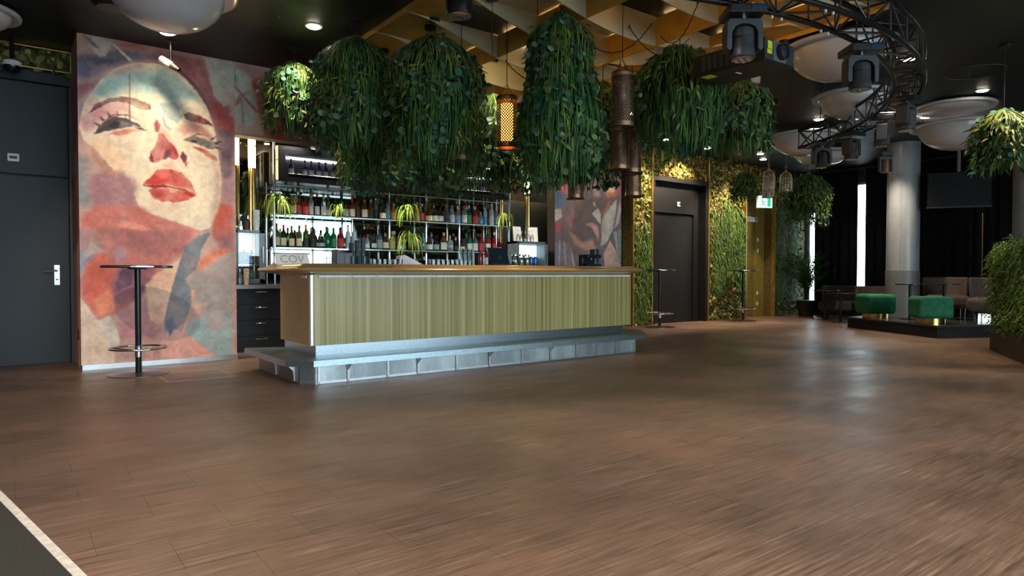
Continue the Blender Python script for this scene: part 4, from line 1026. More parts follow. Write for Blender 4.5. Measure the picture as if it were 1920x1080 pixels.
# grey scoop lying on the bar
t = thing('ice_scoop', 'pale grey plastic scoop lying tilted between the tumbler rows', 'scoop', (3.88, 7.1, BT))
B().add([(-.20, -.06, .11), (-.14, -.07, .125), (.16, -.03, .0), (.02, -.06, 0), (-.22, -.05, .01), (-.20, .06, .11), (-.14, .07, .125), (.16, .03, .0), (.02, .06, 0), (-.22, .05, .01)],
        [(0, 1, 2, 3, 4), (9, 8, 7, 6, 5), (0, 5, 6, 1), (1, 6, 7, 2), (2, 7, 8, 3), (4, 9, 5, 0), (3, 8, 9, 4)]).build('shell', M('scoop_grey', (.55, .58, .60), .45), t, bevel=.01)
B().lathe([(.03, 0), (.03, .012)], 14, (-.06, -.085, .0)).build('blue_cap', CC['blue'], t)
bottle('tall', 'red', 'red', None, (4.87, 7.10, BT), 'red glass bottle on the bar, nearer the stacked glasses', 'red bottles on the bar', .70)
bottle('tall', 'red', 'red', 'white', (4.965, 7.10, BT), 'red glass bottle on the bar, nearer the black register', 'red bottles on the bar', .70)
bottle('tall', 'frosted', 'white', None, (4.80, 7.17, BT), 'white bottle on the bar behind the red bottles', 'white bottles on the bar', .66)
t = thing('card_terminal', 'black register with sloping screen on the bar near the glass jars', 'register', (5.20, 7.12, BT))
B().box(-.16, .16, -.08, .08, 0, .03).build('base', DKGREY, t)
B().add([(-.15, -.03, .03), (.15, -.03, .03), (.15, .07, .25), (-.15, .07, .25), (-.15, 0, .03), (.15, 0, .03), (.15, .09, .25), (-.15, .09, .25)], [(0, 1, 2, 3), (7, 6, 5, 4), (0, 4, 5, 1), (1, 5, 6, 2), (2, 6, 7, 3), (3, 7, 4, 0)]).build('screen', M('screen_dark', (.02, .03, .045), .15), t, bevel=.006)
B().box(-.03, .03, 0, .06, .02, .14).build('neck', BLACK, t)
for k, x in enumerate((5.44, 5.54, 5.64)):
    t = thing('glass_jar', 'clip-lid glass jar on the bar, %s from the register' % ORD[k], 'jar', (x, 7.10, BT), group='glass jars on the bar')
    B().lathe([(.040, 0), (.046, .01), (.046, .125), (.038, .14)], 14, cap=False).build('body', TUMBLER, t, smooth=True)
    B().lathe([(.040, .14), (.044, .145), (.044, .158), (.02, .166)], 14).build('lid', CHROME, t)
    B().lathe([(.036, .004), (.042, .012), (.042, .06 + .02 * k), (.01, .07 + .02 * k)], 12).build('filling', M('jar_filling_%d' % k, ((.32, .20, .08), (.42, .36, .22), (.30, .30, .16))[k], .8, var=.4, scale=60), t)
for k, x in enumerate((5.735, 5.81)):
    t = thing('energy_can', 'slim blue drink can on the bar by the jars, %s of the pair' % ORD[k], 'can', (x, 7.12, BT), group='blue cans on the bar')
    B().lathe([(.022, 0), (.026, .006), (.026, .125), (.022, .135)], 14).build('body', M('can_blue', (.06, .18, .50), .3, .6), t, smooth=True)
    B().lathe([(.021, .135), (.020, .138)], 14).build('lid', ALU, t)
t = thing('espresso_machine', 'black coffee machine at the far end of the bar before the flower mural', 'coffee machine', (6.76, 6.98, BT))
B().box(-.17, .10, -.10, .10, 0, .04).box(-.17, .10, .02, .10, .04, .15).box(-.17, .10, -.10, .10, .13, .18).build('body', M('machine_black', (.015, .016, .018), .3), t, bevel=.006)
B().box(.03, .12, -.04, .08, .0, .26).build('tank', M('tank_blue', (.03, .07, .11), .2), t, bevel=.008)
B().lathe([(.018, 0), (.018, .02)], 12, (.01, -.06, .18)).build('knob', CC['red'], t)
B().lathe([(.015, -.03), (.012, 0)], 10, (-.06, -.06, .13)).build('spout', CHROME, t)
for k, x in enumerate((6.74, 7.06)):
    t = thing('menu_card', 'white menu card on a black clipboard leaning on the fridge, %s from the bottle shelves' % ORD[k], 'menu', (x, 8.72, WT + .68), R(-12 if k else 4), group='menu cards on the slate fridge')
    B().add([(-.10, 0, 0), (.11, 0, 0), (.14, .08, .27), (-.05, .08, .27), (-.10, .012, 0), (.11, .012, 0), (.14, .092, .27), (-.05, .092, .27)], [(0, 1, 2, 3), (7, 6, 5, 4), (0, 4, 5, 1), (1, 5, 6, 2), (2, 6, 7, 3), (3, 7, 4, 0)]).build('board', DKGREY, t)
    B().add([(-.095, -.003, .008), (.10, -.003, .008), (.125, .074, .255), (-.05, .074, .255)], [(0, 1, 2, 3)]).build('sheet', PAPER, t)
for k in range(5):
    t = thing('flute_glass', 'upturned champagne flute on the slate fridge, %s from the bottle shelves' % ORD[k], 'glass', (6.70 + k * .075, 8.66, WT + .68), group='flutes on the slate fridge')
    B().lathe([(.026, 0), (.030, .06), (.020, .11), (.004, .13)], 10, cap=False).build('bowl', TUMBLER, t, smooth=True)
    B().lathe([(.004, .13), (.004, .18)], 8).build('stem', TUMBLER, t); B().lathe([(.026, .18), (.024, .184)], 12).build('foot', TUMBLER, t)

# ------------------------------------------------------------------ foliage
LEAF = M_attr('leaf', .6, 40., .35, spec=.14)
def strip(b, pts, width, col, tip=.15, wdir=None):
    """thin leaf blade through pts"""
    n = len(pts); vs = []
    for i, p in enumerate(pts):
        t = Vector(pts[min(i + 1, n - 1)]) - Vector(pts[max(i - 1, 0)])
        w = wdir or t.cross(Vector((0, 0, 1)))
        if w.length < 1e-5: w = Vector((random.uniform(-1, 1), random.uniform(-1, 1), 0))
        w = w.normalized()
        s = width * (.6 + .4 * math.sin(math.pi * min(1, (i + .6) / n))) if i < n - 1 else width * tip
        vs += [tuple(Vector(p) - w * s / 2), tuple(Vector(p) + w * s / 2)]
    b.add(vs, [(2 * i, 2 * i + 1, 2 * i + 3, 2 * i + 2) for i in range(n - 1)], col)
def leaf(b, p, d, nrm, L, W, col, rnd=False):
    d = d.normalized(); s = d.cross(nrm)
    if s.length < 1e-4: s = d.cross(Vector((.3, .5, .8)))
    s.normalize(); up = s.cross(d)
    P = Vector(p)
    if rnd:
        pr = [(0, 0), (.14, .36), (.42, .5), (.75, .42), (1, 0), (.75, -.42), (.42, -.5), (.14, -.36)]
    else:
        pr = [(0, 0), (.3, .42), (.6, .36), (1, 0), (.6, -.36), (.3, -.42)]
    vs = [tuple(P + d * (L * u) + s * (W * v) + up * (L * .12 * (abs(v) - u * u))) for u, v in pr]
    b.add(vs, [tuple(range(len(vs)))], col)
def jit(c, a=.35):
    k = random.uniform(1 - a, 1 + a)
    return (max(0, c[0] * k * random.uniform(.85, 1.15)), max(0, c[1] * k), max(0, c[2] * k * random.uniform(.8, 1.2)))
GRASS = [(.026, .095, .026), (.045, .140, .030), (.018, .070, .030), (.09, .17, .035)]
ROUND = [(.055, .150, .100), (.035, .105, .065), (.15, .23, .17), (.09, .15, .05)]
POINT = [(.13, .20, .035), (.07, .15, .03), (.17, .22, .06), (.20, .19, .05)]
def prof_r(t, kind):
    if kind == 'dome':      # mushroom, widest a third down
        return math.sin(min(1, t / .38) * math.pi / 2) ** .75 * (1 - .28 * max(0, t - .45))
    if kind == 'long':
        return math.sin(min(1, t / .18) * math.pi / 2) ** .8 * (.78 + .28 * math.sin(min(1, max(0, (t - .35) / .5)) * math.pi / 2)) * (1 - .35 * max(0, t - .75) / .25)
    return math.sin(max(.02, min(.98, t)) * math.pi) ** .6
def hanging_plant(loc, r, h, label, seed, kind='dome', grass=1., rnd=1., point=1., chain=True, warm=0., name='hanging_plant', group='hanging planters over the bar'):
    random.seed(seed)
    t = thing(name, label, 'plant', loc, 0, group)
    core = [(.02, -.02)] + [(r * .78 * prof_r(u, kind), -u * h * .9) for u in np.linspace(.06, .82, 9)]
    B().lathe(core[::-1], 18).build('basket', M('planter_core', (.010, .022, .010), .9, var=.5, scale=20), t)  # core coloured dark to stand for the shade inside dense foliage
    b = B()
    A = r * h
    def surf(u, a, k=1.):
        q = prof_r(u, kind) * r * k
        return Vector((q * math.cos(a), q * math.sin(a), -u * h))
    for i in range(int(3700 * A * grass)):
        u = random.uniform(0, .82) ** .95; a = random.uniform(0, 6.283)
        ln = random.uniform(.10, .30) * h if kind != 'ball' else random.uniform(.1, .25) * h
        k0 = random.uniform(.84, 1.12); p0 = surf(u, a, k0)
        pts = [p0]; da = random.uniform(-.12, .12)
        for s in range(1, 4):
            u2 = u + ln / h * s / 3
            k = k0 + .06 * math.sin(s) + random.uniform(-.02, .03)
            q = max(prof_r(min(u2, .97), kind), prof_r(u, kind) * .93) * r * k
            pts.append(Vector((q * math.cos(a + da * s / 3), q * math.sin(a + da * s / 3), -u2 * h)))
        c = jit(random.choice(GRASS), .45)
        if u < .25 and random.random() < .3 + warm: c = jit((.20, .26, .06), .3)  # lamp light on the crown painted as brighter strands
        strip(b, pts, random.uniform(.005, .011), c, .2, Vector((-math.sin(a), math.cos(a), 0)))
    cl = [(random.uniform(.04, .9), random.uniform(0, 6.283), random.choice(ROUND)) for _ in range(16)]
    for i in range(int(1350 * A * rnd)):
        cu, ca, cc = random.choice(cl)
        u = min(.97, max(.02, random.gauss(cu, .09))); a = random.gauss(ca, .42)
        p = surf(u, a, random.uniform(1.0, 1.15)); out = Vector((math.cos(a), math.sin(a), .2))
        d = Vector((random.uniform(-1, 1), random.uniform(-1, 1), random.uniform(-1.2, .1)))
        L = random.uniform(.040, .078)
        leaf(b, p, d, out + Vector((random.uniform(-.5, .5), random.uniform(-.5, .5), random.uniform(-.3, .5))), L, L * .95, jit(cc if random.random() < .7 else random.choice(ROUND), .35), True)
    for i in range(int(1000 * A * point)):
        if random.random() < .6:
            cu, ca, cc = cl[i % 7]; u = min(.95, max(0, random.gauss(cu * .7, .10))); a = random.gauss(ca + .8, .4)
        else: u = random.uniform(.0, .9); a = random.uniform(0, 6.283)
        p = surf(u, a, random.uniform(.96, 1.12)); out = Vector((math.cos(a), math.sin(a), .3))
        d = out * .5 + Vector((random.uniform(-.5, .5), random.uniform(-.5, .5), random.uniform(-1.3, -.2)))
        L = random.uniform(.06, .13)
        leaf(b, p, d, out, L, L * .28, jit(random.choice(POINT), .35))
    b.build('foliage', LEAF, t, kind='stuff')
    if chain and loc[2] < CZ - .06:
        top = CZ - loc[2]
        B().tube([(0, 0, -.05), (0, 0, top - .02)], .005, 6).build('chain', BLKMET, t)
        B().lathe([(.055, top - .035), (.06, top - .03), (.06, top - .003)], 18).build('ceiling_rose', BLKMET, t)
    return t
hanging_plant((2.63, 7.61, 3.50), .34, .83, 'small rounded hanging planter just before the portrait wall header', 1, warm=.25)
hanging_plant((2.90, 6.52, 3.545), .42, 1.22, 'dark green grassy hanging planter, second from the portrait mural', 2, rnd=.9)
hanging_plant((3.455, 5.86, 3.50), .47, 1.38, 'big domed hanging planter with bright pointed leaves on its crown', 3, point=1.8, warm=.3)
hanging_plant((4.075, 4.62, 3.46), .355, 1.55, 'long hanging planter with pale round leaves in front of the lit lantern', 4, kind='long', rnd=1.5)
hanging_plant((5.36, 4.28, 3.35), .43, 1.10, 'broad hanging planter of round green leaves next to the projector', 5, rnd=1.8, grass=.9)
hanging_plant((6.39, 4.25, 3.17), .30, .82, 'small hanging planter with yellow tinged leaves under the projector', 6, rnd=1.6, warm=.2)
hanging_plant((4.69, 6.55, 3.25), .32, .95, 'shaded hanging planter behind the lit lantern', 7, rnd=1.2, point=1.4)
hanging_plant((9.02, 2.62, 2.93), .30, .72, 'bright-crowned hanging planter above the hedge trough', 8, point=2.4, rnd=1.2, grass=.7, warm=.4, group='hanging planters away from the bar')
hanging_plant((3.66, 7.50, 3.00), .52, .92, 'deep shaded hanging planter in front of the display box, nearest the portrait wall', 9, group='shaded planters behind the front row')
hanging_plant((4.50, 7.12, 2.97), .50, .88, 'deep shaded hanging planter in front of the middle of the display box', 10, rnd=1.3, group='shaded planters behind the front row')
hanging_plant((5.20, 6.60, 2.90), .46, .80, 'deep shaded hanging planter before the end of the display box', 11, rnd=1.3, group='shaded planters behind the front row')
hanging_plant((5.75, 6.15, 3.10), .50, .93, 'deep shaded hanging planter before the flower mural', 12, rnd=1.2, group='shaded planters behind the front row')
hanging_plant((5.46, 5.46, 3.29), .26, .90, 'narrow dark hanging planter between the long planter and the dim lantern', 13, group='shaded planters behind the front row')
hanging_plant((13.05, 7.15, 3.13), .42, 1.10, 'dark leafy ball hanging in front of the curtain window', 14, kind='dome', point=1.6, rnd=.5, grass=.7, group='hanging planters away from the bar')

def spider_plant(loc, label, seed, s=1.):
    random.seed(seed)
    t = thing('spider_plant', label, 'plant', loc, 0, 'spider plants on the bottle shelves'); t.scale = (s, s, s)
    B().lathe([(.042, 0), (.055, .09), (.058, .095), (.052, .10)], 14).build('pot', M('pot_black', (.012, .012, .013), .5), t, smooth=True)
    b = B()
    for i in range(70):
        a = random.uniform(0, 6.283); ln = random.uniform(.14, .25); lift = random.uniform(.02, .13)
        if math.sin(a) > .2: ln *= .55
        pts = []
        for q in np.linspace(0, 1, 7):
            rr = ln * (q ** .9) * (1 - .25 * q * q)
            z = .09 + lift * math.sin(q * 2.2) * 1.2 - ln * .9 * q ** 2.6
            if rr > .06: z = z if loc[2] + z * s > loc[2] or math.sin(a) < 0 else max(z, .012)
            pts.append((rr * math.cos(a), rr * math.sin(a) * .8, z))
        strip(b, pts, random.uniform(.011, .018), jit(random.choice([(.30, .42, .05), (.42, .50, .10), (.18, .32, .04), (.55, .58, .20)]), .2), .1)
    b.build('leaves', LEAF, t, kind='stuff')
spider_plant((2.90, 8.99, 1.86), 'spider plant at the portrait end of the upper glass shelf', 21, 1.35)
spider_plant((3.735, 9.0, 1.86), 'small spider plant between red and amber bottles on the upper shelf', 22, .95)
spider_plant((4.83, 8.99, 1.86), 'spider plant in the middle of the upper glass shelf', 23, 1.3)
spider_plant((6.66, 9.0, 1.86), 'spider plant trailing at the far end of the upper glass shelf', 24, 1.15)
spider_plant((4.87, 8.99, 1.41), 'spider plant drooping from the lower glass shelf', 25, 1.5)
# ------------------------------------------------------------------ gold ceiling lattice
GOLDP = M('lattice_gold', (.62, .36, .07), .45, .35, var=.25, scale=3)
CHAMP = M('lattice_champagne', (.60, .55, .36), .5, .25, var=.15, scale=3)
LX0, LX1, LY0, LY1 = 3.10, 6.75, 2.9, 7.55
lat = thing('ceiling_lattice', 'gold metal lattice of crossing curved fins on the ceiling over the bar', 'ceiling lattice', (4.9, 5.2, CZ))
LO_ = (4.9, 5.2, CZ)
def zbot(x):
    u = min(x - LX0 - .25, LX1 - .25 - x)
    return 3.645 - .30 * math.sin(min(1, max(0, u / 1.55)) * math.pi / 2)
def xfin(y, x0, x1, mat, th=.012):
    xs = np.linspace(x0, x1, 22); n = len(xs)
    vs = []
    for yy in (y - th / 2, y + th / 2):
        vs += [(x, yy, min(3.64, zbot(x))) for x in xs] + [(x, yy, 3.645) for x in xs]
    fs = []
    for q in range(n - 1):
        fs.append((q, q + 1, n + q + 1, n + q)); fs.append((2 * n + q + 1, 2 * n + q, 3 * n + q, 3 * n + q + 1)); fs.append((q + 1, q, 2 * n + q, 2 * n + q + 1))
    B(LO_).add(vs, fs).build('cross_fin', mat, lat)
B(LO_).box(LX0, LX0 + .55, LY0, LY1, 3.645, 3.658).build('soffit_panel', GOLDP, lat)
B(LO_).box(LX1 - .5, LX1, LY0, LY1, 3.645, 3.658).build('soffit_panel', GOLDP, lat)
for a, b in ((LY0, 3.72), (4.5, 5.15), (5.86, 6.55), (6.56, LY1)):
    B(LO_).box(LX0 + .56, LX1 - .51, a, b, 3.645, 3.658).build('soffit_panel', CHAMP, lat)
for y in (3.05, 3.73, 4.47, 5.15, 5.86, 6.55, 7.2):
    xfin(y, LX0, LX1, CHAMP)
for x in (4.25, 5.22, 6.1):
    z = zbot(x)
    B(LO_).box(x - .006, x + .006, LY0, LY1, z, 3.64).build('long_fin', GOLDP, lat)
B(LO_).box(LX0 - .012, LX0, LY0, LY1, 3.60, 3.658).build('edge_rim', GOLDP, lat)
B(LO_).box(LX1, LX1 + .012, LY0, LY1, 3.60, 3.658).build('edge_rim', GOLDP, lat)
LED = M('led_amber', (.8, .5, .2), .4, emit=(1., .62, .25), estr=7.)
for x in (4.30, 5.27, 6.15):
    for y0_, y1_ in ((3.1, 4.4), (4.55, 5.8), (5.95, 7.15)):
        B(LO_).box(x - .006, x + .006, y0_, y1_, 3.628, 3.642).build('led_tape', LED, lat)
for k, (x, y) in enumerate(((3.45, 7.0), (3.52, 6.05), (3.6, 5.05), (3.9, 4.75))):
    t = thing('ceiling_rose', 'black ceiling rose with twisted cable on the gold panel, %s from the portrait wall' % ORD[k], 'ceiling rose', (x, y, 3.645), group='black ceiling roses on the gold panel')
    B().lathe([(.045, -.045), (.062, -.038), (.062, -.004)], 20).build('cup', BLKMET, t, smooth=True)
    B().tube([(.005 * math.sin(q * 9), .005 * math.cos(q * 9), -.04 - q * .5) for q in np.linspace(0, 1, 14)], .0035, 5).build('cable', BLKMET, t)

# ------------------------------------------------------------------ perforated lanterns
def lantern_mat(name, col, metal):
    m = bpy.data.materials.new(name); w = N(m)
    tc = w.n('ShaderNodeTexCoord'); sx = w.n('ShaderNodeSeparateXYZ'); w.l(tc.outputs['Object'], sx.inputs[0])
    ang = w.math('ARCTAN2', sx.outputs[1], sx.outputs[0])
    a = w.math('SINE', w.math('MULTIPLY', ang, 24.)); z = w.math('SINE', w.math('MULTIPLY', sx.outputs[2], 210.))
    hole = w.math('GREATER_THAN', w.math('MULTIPLY', a, z), .12)
    tr = w.n('ShaderNodeBsdfTransparent'); mx = w.n('ShaderNodeMixShader')
    w.l(hole, mx.inputs[0]); w.l(w.b.outputs[0], mx.inputs[1]); w.l(tr.outputs[0], mx.inputs[2]); w.l(mx.outputs[0], w.out.inputs['Surface'])
    w.b.inputs['Base Color'].default_value = (*col, 1); w.b.inputs['Metallic'].default_value = metal; w.b.inputs['Roughness'].default_value = .4
    return m
LANT = lantern_mat('lantern_perforated', (.16, .10, .065), .7)
COPPER = M('lantern_band', (.36, .22, .12), .35, .8)
def lantern(loc, label, lit=False, r=.105, h=.50):
    t = thing('pierced_lantern', label, 'lantern', loc, 0, 'pierced metal lanterns over the bar')
    B().lathe([(r, -h), (r, 0)], 28, cap=False).build('pierced_shade', LANT, t, smooth=True)
    B().lathe([(r + .003, -h), (r + .003, -h + .045)], 28, cap=False).build('band', COPPER, t, smooth=True)
    B().lathe([(r + .003, -.03), (r + .003, 0)], 28, cap=False).build('band', COPPER, t, smooth=True)
    B().torus((0, 0, -h - .005), r + .018, .006, 28, 6).build('ring', BLKMET, t, smooth=True)
    top = B().lathe([(.02, .0), (r, .0), (r, .012), (.02, .03)], 20).build('top_plate', BLKMET, t)
    for a in (0, 2.1, 4.2):
        B().tube([(r * math.cos(a), r * math.sin(a), 0), (.0, .0, .14)], .003, 5).build('hanger', BLKMET, t)
    B().tube([(0, 0, .13), (0, 0, CZ - loc[2] - .02)], .004, 5).build('cable', BLKMET, t)
    e = 26. if lit else 0.0
    B().lathe([(.012, -.10), (.03, -.16), (.035, -.20), (.02, -.24), (.002, -.25)], 12).build('bulb', M('bulb_lit', (.9, .8, .6), .3, emit=(1., .62, .25), estr=90.) if lit else M('bulb_off', (.5, .45, .4), .2), t, smooth=True)
    if lit:
        B().lathe([(.062, -h + .05), (.062, -.06)], 18, cap=False).build('added_glow_sleeve', M('sleeve_glow', (.8, .45, .15), .5, emit=(1., .50, .12), estr=1.1), t, smooth=True)  # glowing sleeve added so the whole shade looks lit
        l = bpy.data.lights.new('bulb_light', 'POINT'); l.energy = 22; l.color = (1., .60, .25); l.shadow_soft_size = .035
        o = bpy.data.objects.new('bulb_light', l); COL.objects.link(o); o.parent = t; o.location = (0, 0, -.19)
    return t
lantern((3.66, 5.67, 2.70), 'dim copper pierced lantern half hidden under the big domed planter')
lantern((4.035, 5.40, 2.84), 'lit pierced lantern glowing amber between the planters', True)
lantern((4.60, 4.34, 2.93), 'unlit pierced lantern hanging in front of the gold lattice fins')
lantern((5.64, 5.17, 2.70), 'unlit pierced lantern behind the lattice one, before the plant wall', r=.10)
lantern((5.26, 5.00, 2.68), 'unlit pierced lantern beside the long planter')
lantern((6.18, 5.64, 2.52), 'lowest unlit pierced lantern before the dark gap in the wall', r=.10)
lantern((5.95, 6.45, 2.55), 'shaded pierced lantern under the deep planters')

# ------------------------------------------------------------------ curved lighting truss
RC = (5.6, 7.6); ZB, ZT = 3.06, 3.33
RI, RO = 4.83, 5.10
tru = thing('lighting_truss', 'curved black box truss carrying the moving heads', 'truss', (RC[0], RC[1], ZB))
TO = (RC[0], RC[1], ZB)
A0, A1 = R(-132), R(-24)
TB = M('truss_black', (.018, .020, .024), .28, .5, var=.2)
TS = M('truss_strut', (.06, .065, .07), .3, .7, var=.3)
def pol(r, a, z): return (RC[0] + r * math.cos(a), RC[1] + r * math.sin(a), z)
for r, z in ((RI, ZB), (RO, ZB), (RI, ZT), (RO, ZT)):
    B(TO).tube([pol(r, a, z) for a in np.linspace(A0, A1, 60)], .024, 10).build('chord', TB, tru, smooth=True)
NSEG = 24
for k in range(NSEG + 1):
    a = A0 + (A1 - A0) * k / NSEG
    a2 = A0 + (A1 - A0) * (k + 1) / NSEG
    bars = [((RI, a, ZB), (RO, a, ZB)), ((RI, a, ZT), (RO, a, ZT)), ((RI, a, ZB), (RI, a, ZT)), ((RO, a, ZB), (RO, a, ZT))]
    if k < NSEG:
        f = k % 2
        bars += [((RO, a, ZB if f else ZT), (RO, a2, ZT if f else ZB)), ((RI, a, ZB if f else ZT), (RI, a2, ZT if f else ZB)), ((RI if f else RO, a, ZB), (RO if f else RI, a2, ZB)), ((RI if f else RO, a, ZT), (RO if f else RI, a2, ZT))]
    if k == NSEG: bars += [((RI, a, ZB), (RO, a, ZT)), ((RO, a, ZB), (RI, a, ZT))]
    for p, q in bars:
        B(TO).tube([pol(*p), pol(*q)], .0095, 6).build('strut', TS, tru)
for a in (-115, -80, -45, -28):
    p = pol((RI + RO) / 2, R(a), ZT)
    B(TO).tube([p, (p[0], p[1], CZ)], .008, 6).build('hanger_rod', BLKMET, tru)

# moving heads
HB = M('head_black', (.020, .022, .026), .38, .1, var=.2)
HGR = M('head_grey', (.045, .052, .060), .42, .1, var=.15)
LENS = M('lens_cluster', (.35, .36, .40), .12, .8, var=.5, scale=60)
def moving_head(r, ang, label, s=1., rz=None, tilt=0.):
    p = pol(r, R(ang), ZB - .012)
    t = thing('moving_head_light', label, 'stage light', p, R(-37 + (rz or 0)), 'moving head lights on the truss'); t.scale = (s, s, s * .80)
    b = B().box(-.14, .14, -.13, .13, -.10, -.02); b.build('base', HB, t, bevel=.012)
    B().box(-.05, .05, -.02, .02, -.02, .035).build('clamp', BLKMET, t)
    # yoke: inverted U
    out = [(-.135, -.40), (-.135, -.17), (-.115, -.125), (.115, -.125), (.135, -.17), (.135, -.40), (.115, -.42), (.095, -.40), (.095, -.25), (.075, -.20), (.03, -.175), (-.03, -.175), (-.075, -.20), (-.095, -.25), (-.095, -.40), (-.115, -.42)]
    B().extr(out, 'y', -.06, .06).build('yoke', HGR, t, bevel=.006)
    hd = B().lathe([(.055, .14), (.078, .12), (.085, .06), (.085, -.06), (.092, -.075), (.092, -.14), (.082, -.15)], 20).build('head', HGR, t, smooth=True)
    hd.location = (0, 0, -.33); hd.rotation_euler = (tilt, 0, 0)
    B().lathe([(.080, -.152), (.078, -.156)], 20).build('lens', LENS, hd)
    for q in range(7):
        a = q * 1.0472; rr = 0 if q == 6 else .05
        B().lathe([(.021, -.158), (.012, -.166)], 10, (rr * math.cos(a), rr * math.sin(a), 0)).build('lens_cell', CHROME, hd)
    B().lathe([(.087, .03), (.087, .045)], 20, cap=False).build('head_band', BLACK, hd)
    B().box(.02, .12, -.136, -.128, -.085, -.035).build('display', M('display_blue', (.03, .05, .09), .15), t)
    for q, x in enumerate((.04, .08)):
        B().lathe([(.012, 0), (.012, .014)], 8, (x, -.10, -.02)).build('connector', CC['blue'] if q else WHITEPL, t)
    B().lathe([(.03, -.13), (.03, -.10)], 14).build('pan_collar', CHROME, t)
    return t
moving_head(4.83, -104.5, 'nearest moving head light, hanging in front of the projector')
moving_head(4.83, -86, 'moving head light hanging before the large pale dome')
moving_head(4.98, -61, 'moving head light under the outer bend of the truss', rz=40)
moving_head(4.92, -50, 'moving head light below the far bend of the truss', rz=60)
moving_head(4.90, -39, 'moving head light before the far ceiling dome', rz=30)
moving_head(4.85, -30.5, 'moving head light near the free end of the truss')
t = thing('spot_fixture', 'small warm-lit spot fixture on the grey column', 'stage light', (11.12, 4.80, 3.0), R(-37))
B().box(-.09, .09, -.06, .06, -.08, 0).build('base', BLKMET, t, bevel=.01)
B().extr([(-.10, -.32), (-.10, -.08), (.10, -.08), (.10, -.32), (.08, -.32), (.08, -.12), (-.08, -.12), (-.08, -.32)], 'y', -.03, .03).build('yoke', HB, t)
B().lathe([(.06, -.14), (.07, -.18), (.07, -.33)], 16).build('head', M('head_bronze', (.20, .12, .07), .35, .5), t, smooth=True)
B().tube([(0, 0, 0), (0, 0, CZ - 3.0)], .012, 6).build('rod', BLKMET, t)
# fairy-light style clip dots along the near truss chords
for k, (r, a) in enumerate(((RO, -108), (RO, -106.5), (RI, -101), (RI, -99.8), (RI, -94), (RI, -92.8), (RO, -98), (RO, -97))):
    t = thing('cable_clip', 'small white clip on the near truss chord, %s along it' % ORD[k], 'clip', pol(r, R(a), ZB - .024), group='white clips on the truss')
    B().lathe([(.009, -.022), (.012, -.012), (.009, 0)], 8).build('bead', WHITEPL, t, smooth=True); B().lathe([(.005, -.004), (.005, .02)], 6).build('stem', WHITEPL, t)

for k, (p, q, sag) in enumerate((((4.05, 4.6, 3.52), (4.85, 4.2, 3.42), .35), ((4.7, 4.35, 3.40), (5.4, 4.2, 3.40), .22), ((4.3, 5.9, 3.5), (4.9, 5.4, 3.40), .28), ((4.75, 3.6, 3.40), (5.1, 4.3, 3.38), .18))):
    t = thing('hanging_cable', 'thin black cable drooping under the gold lattice, %s from the long planter' % ORD[k], 'cable', p, group='drooping cables under the lattice')
    B().tube([tuple((1 - s) * 0 + s * (q[i] - p[i]) - (sag * 4 * s * (1 - s) if i == 2 else 0) + .004 * math.sin(s * 60 + i) for i in range(3)) for s in np.linspace(0, 1, 24)], .005, 5).build('cable', BLKMET, t)
    B().torus((0, 0, .0), .014, .003, 10, 5, 'x').build('hook', BLKMET, t)

# projector
pj = thing('projector', 'black ceiling projector with a round lens and yellow stickers', 'projector', (4.90, 3.06, 2.80), 0)
pj.scale = (1.15, 1.15, 1.1)
fdv = Vector((math.cos(R(52.8)), math.sin(R(52.8)), 0)); rtv = Vector((math.sin(R(52.8)), -math.cos(R(52.8)), 0))
fx = (rtv * .30 + fdv * .25).normalized(); fy = (rtv * -.48 + fdv * .576).normalized()
pj.rotation_euler = (0, R(-2.5), math.atan2(fx.y, fx.x))
PJ = M('projector_black', (.014, .013, .013), .45)
B().box(0, .42, 0, .60, 0, .17).build('body', PJ, pj, bevel=.015)
B().box(.0, .11, -.006, 0, .01, .16).build('front_grille', DKGREY, pj)
B().box(.30, .415, -.006, 0, .01, .16).build('front_grille', DKGREY, pj)
B().box(.115, .295, -.008, 0, .012, .158).build('front_plate', M('projector_plate', (.16, .20, .22), .35, .3), pj)
ln = B().lathe([(.062, 0), (.062, .04), (.050, .045), (.046, .03)], 24).build('lens_barrel', BLACK, pj, smooth=True); ln.location = (.215, -.006, .085); ln.rotation_euler = (R(90), 0, 0)
g_ = B().lathe([(.045, .028), (.02, .036), (.002, .038)], 24).build('lens_glass', M('lens_glass', (.03, .04, .06), .05, spec=.9), ln)
YST = M('sticker_yellow', (.62, .72, .02), .5)
B().box(.04, .10, -.009, -.005, .085, .145).build('sticker', YST, pj); B().box(.03, .095, -.009, -.005, .05, .08).build('sticker', YST, pj)
B().box(.03, .12, .46, .54, -.003, .001).build('sticker', YST, pj)
B().box(.14, .21, .30, .315, -.003, .001).build('sticker', PAPER, pj)
for q in range(9): B().box(-.003, .001, .08 + q * .05, .11 + q * .05, .03, .14).build('side_vent', DKGREY, pj)
B().tube([(.2, .3, .17), (.2, .3, CZ - 2.85)], .025, 10).build('mount_pole', BLKMET, pj)
B().lathe([(.035, 0), (.035, .05)], 12, (.38, .05, .17)).build('top_knob', BLKMET, pj)

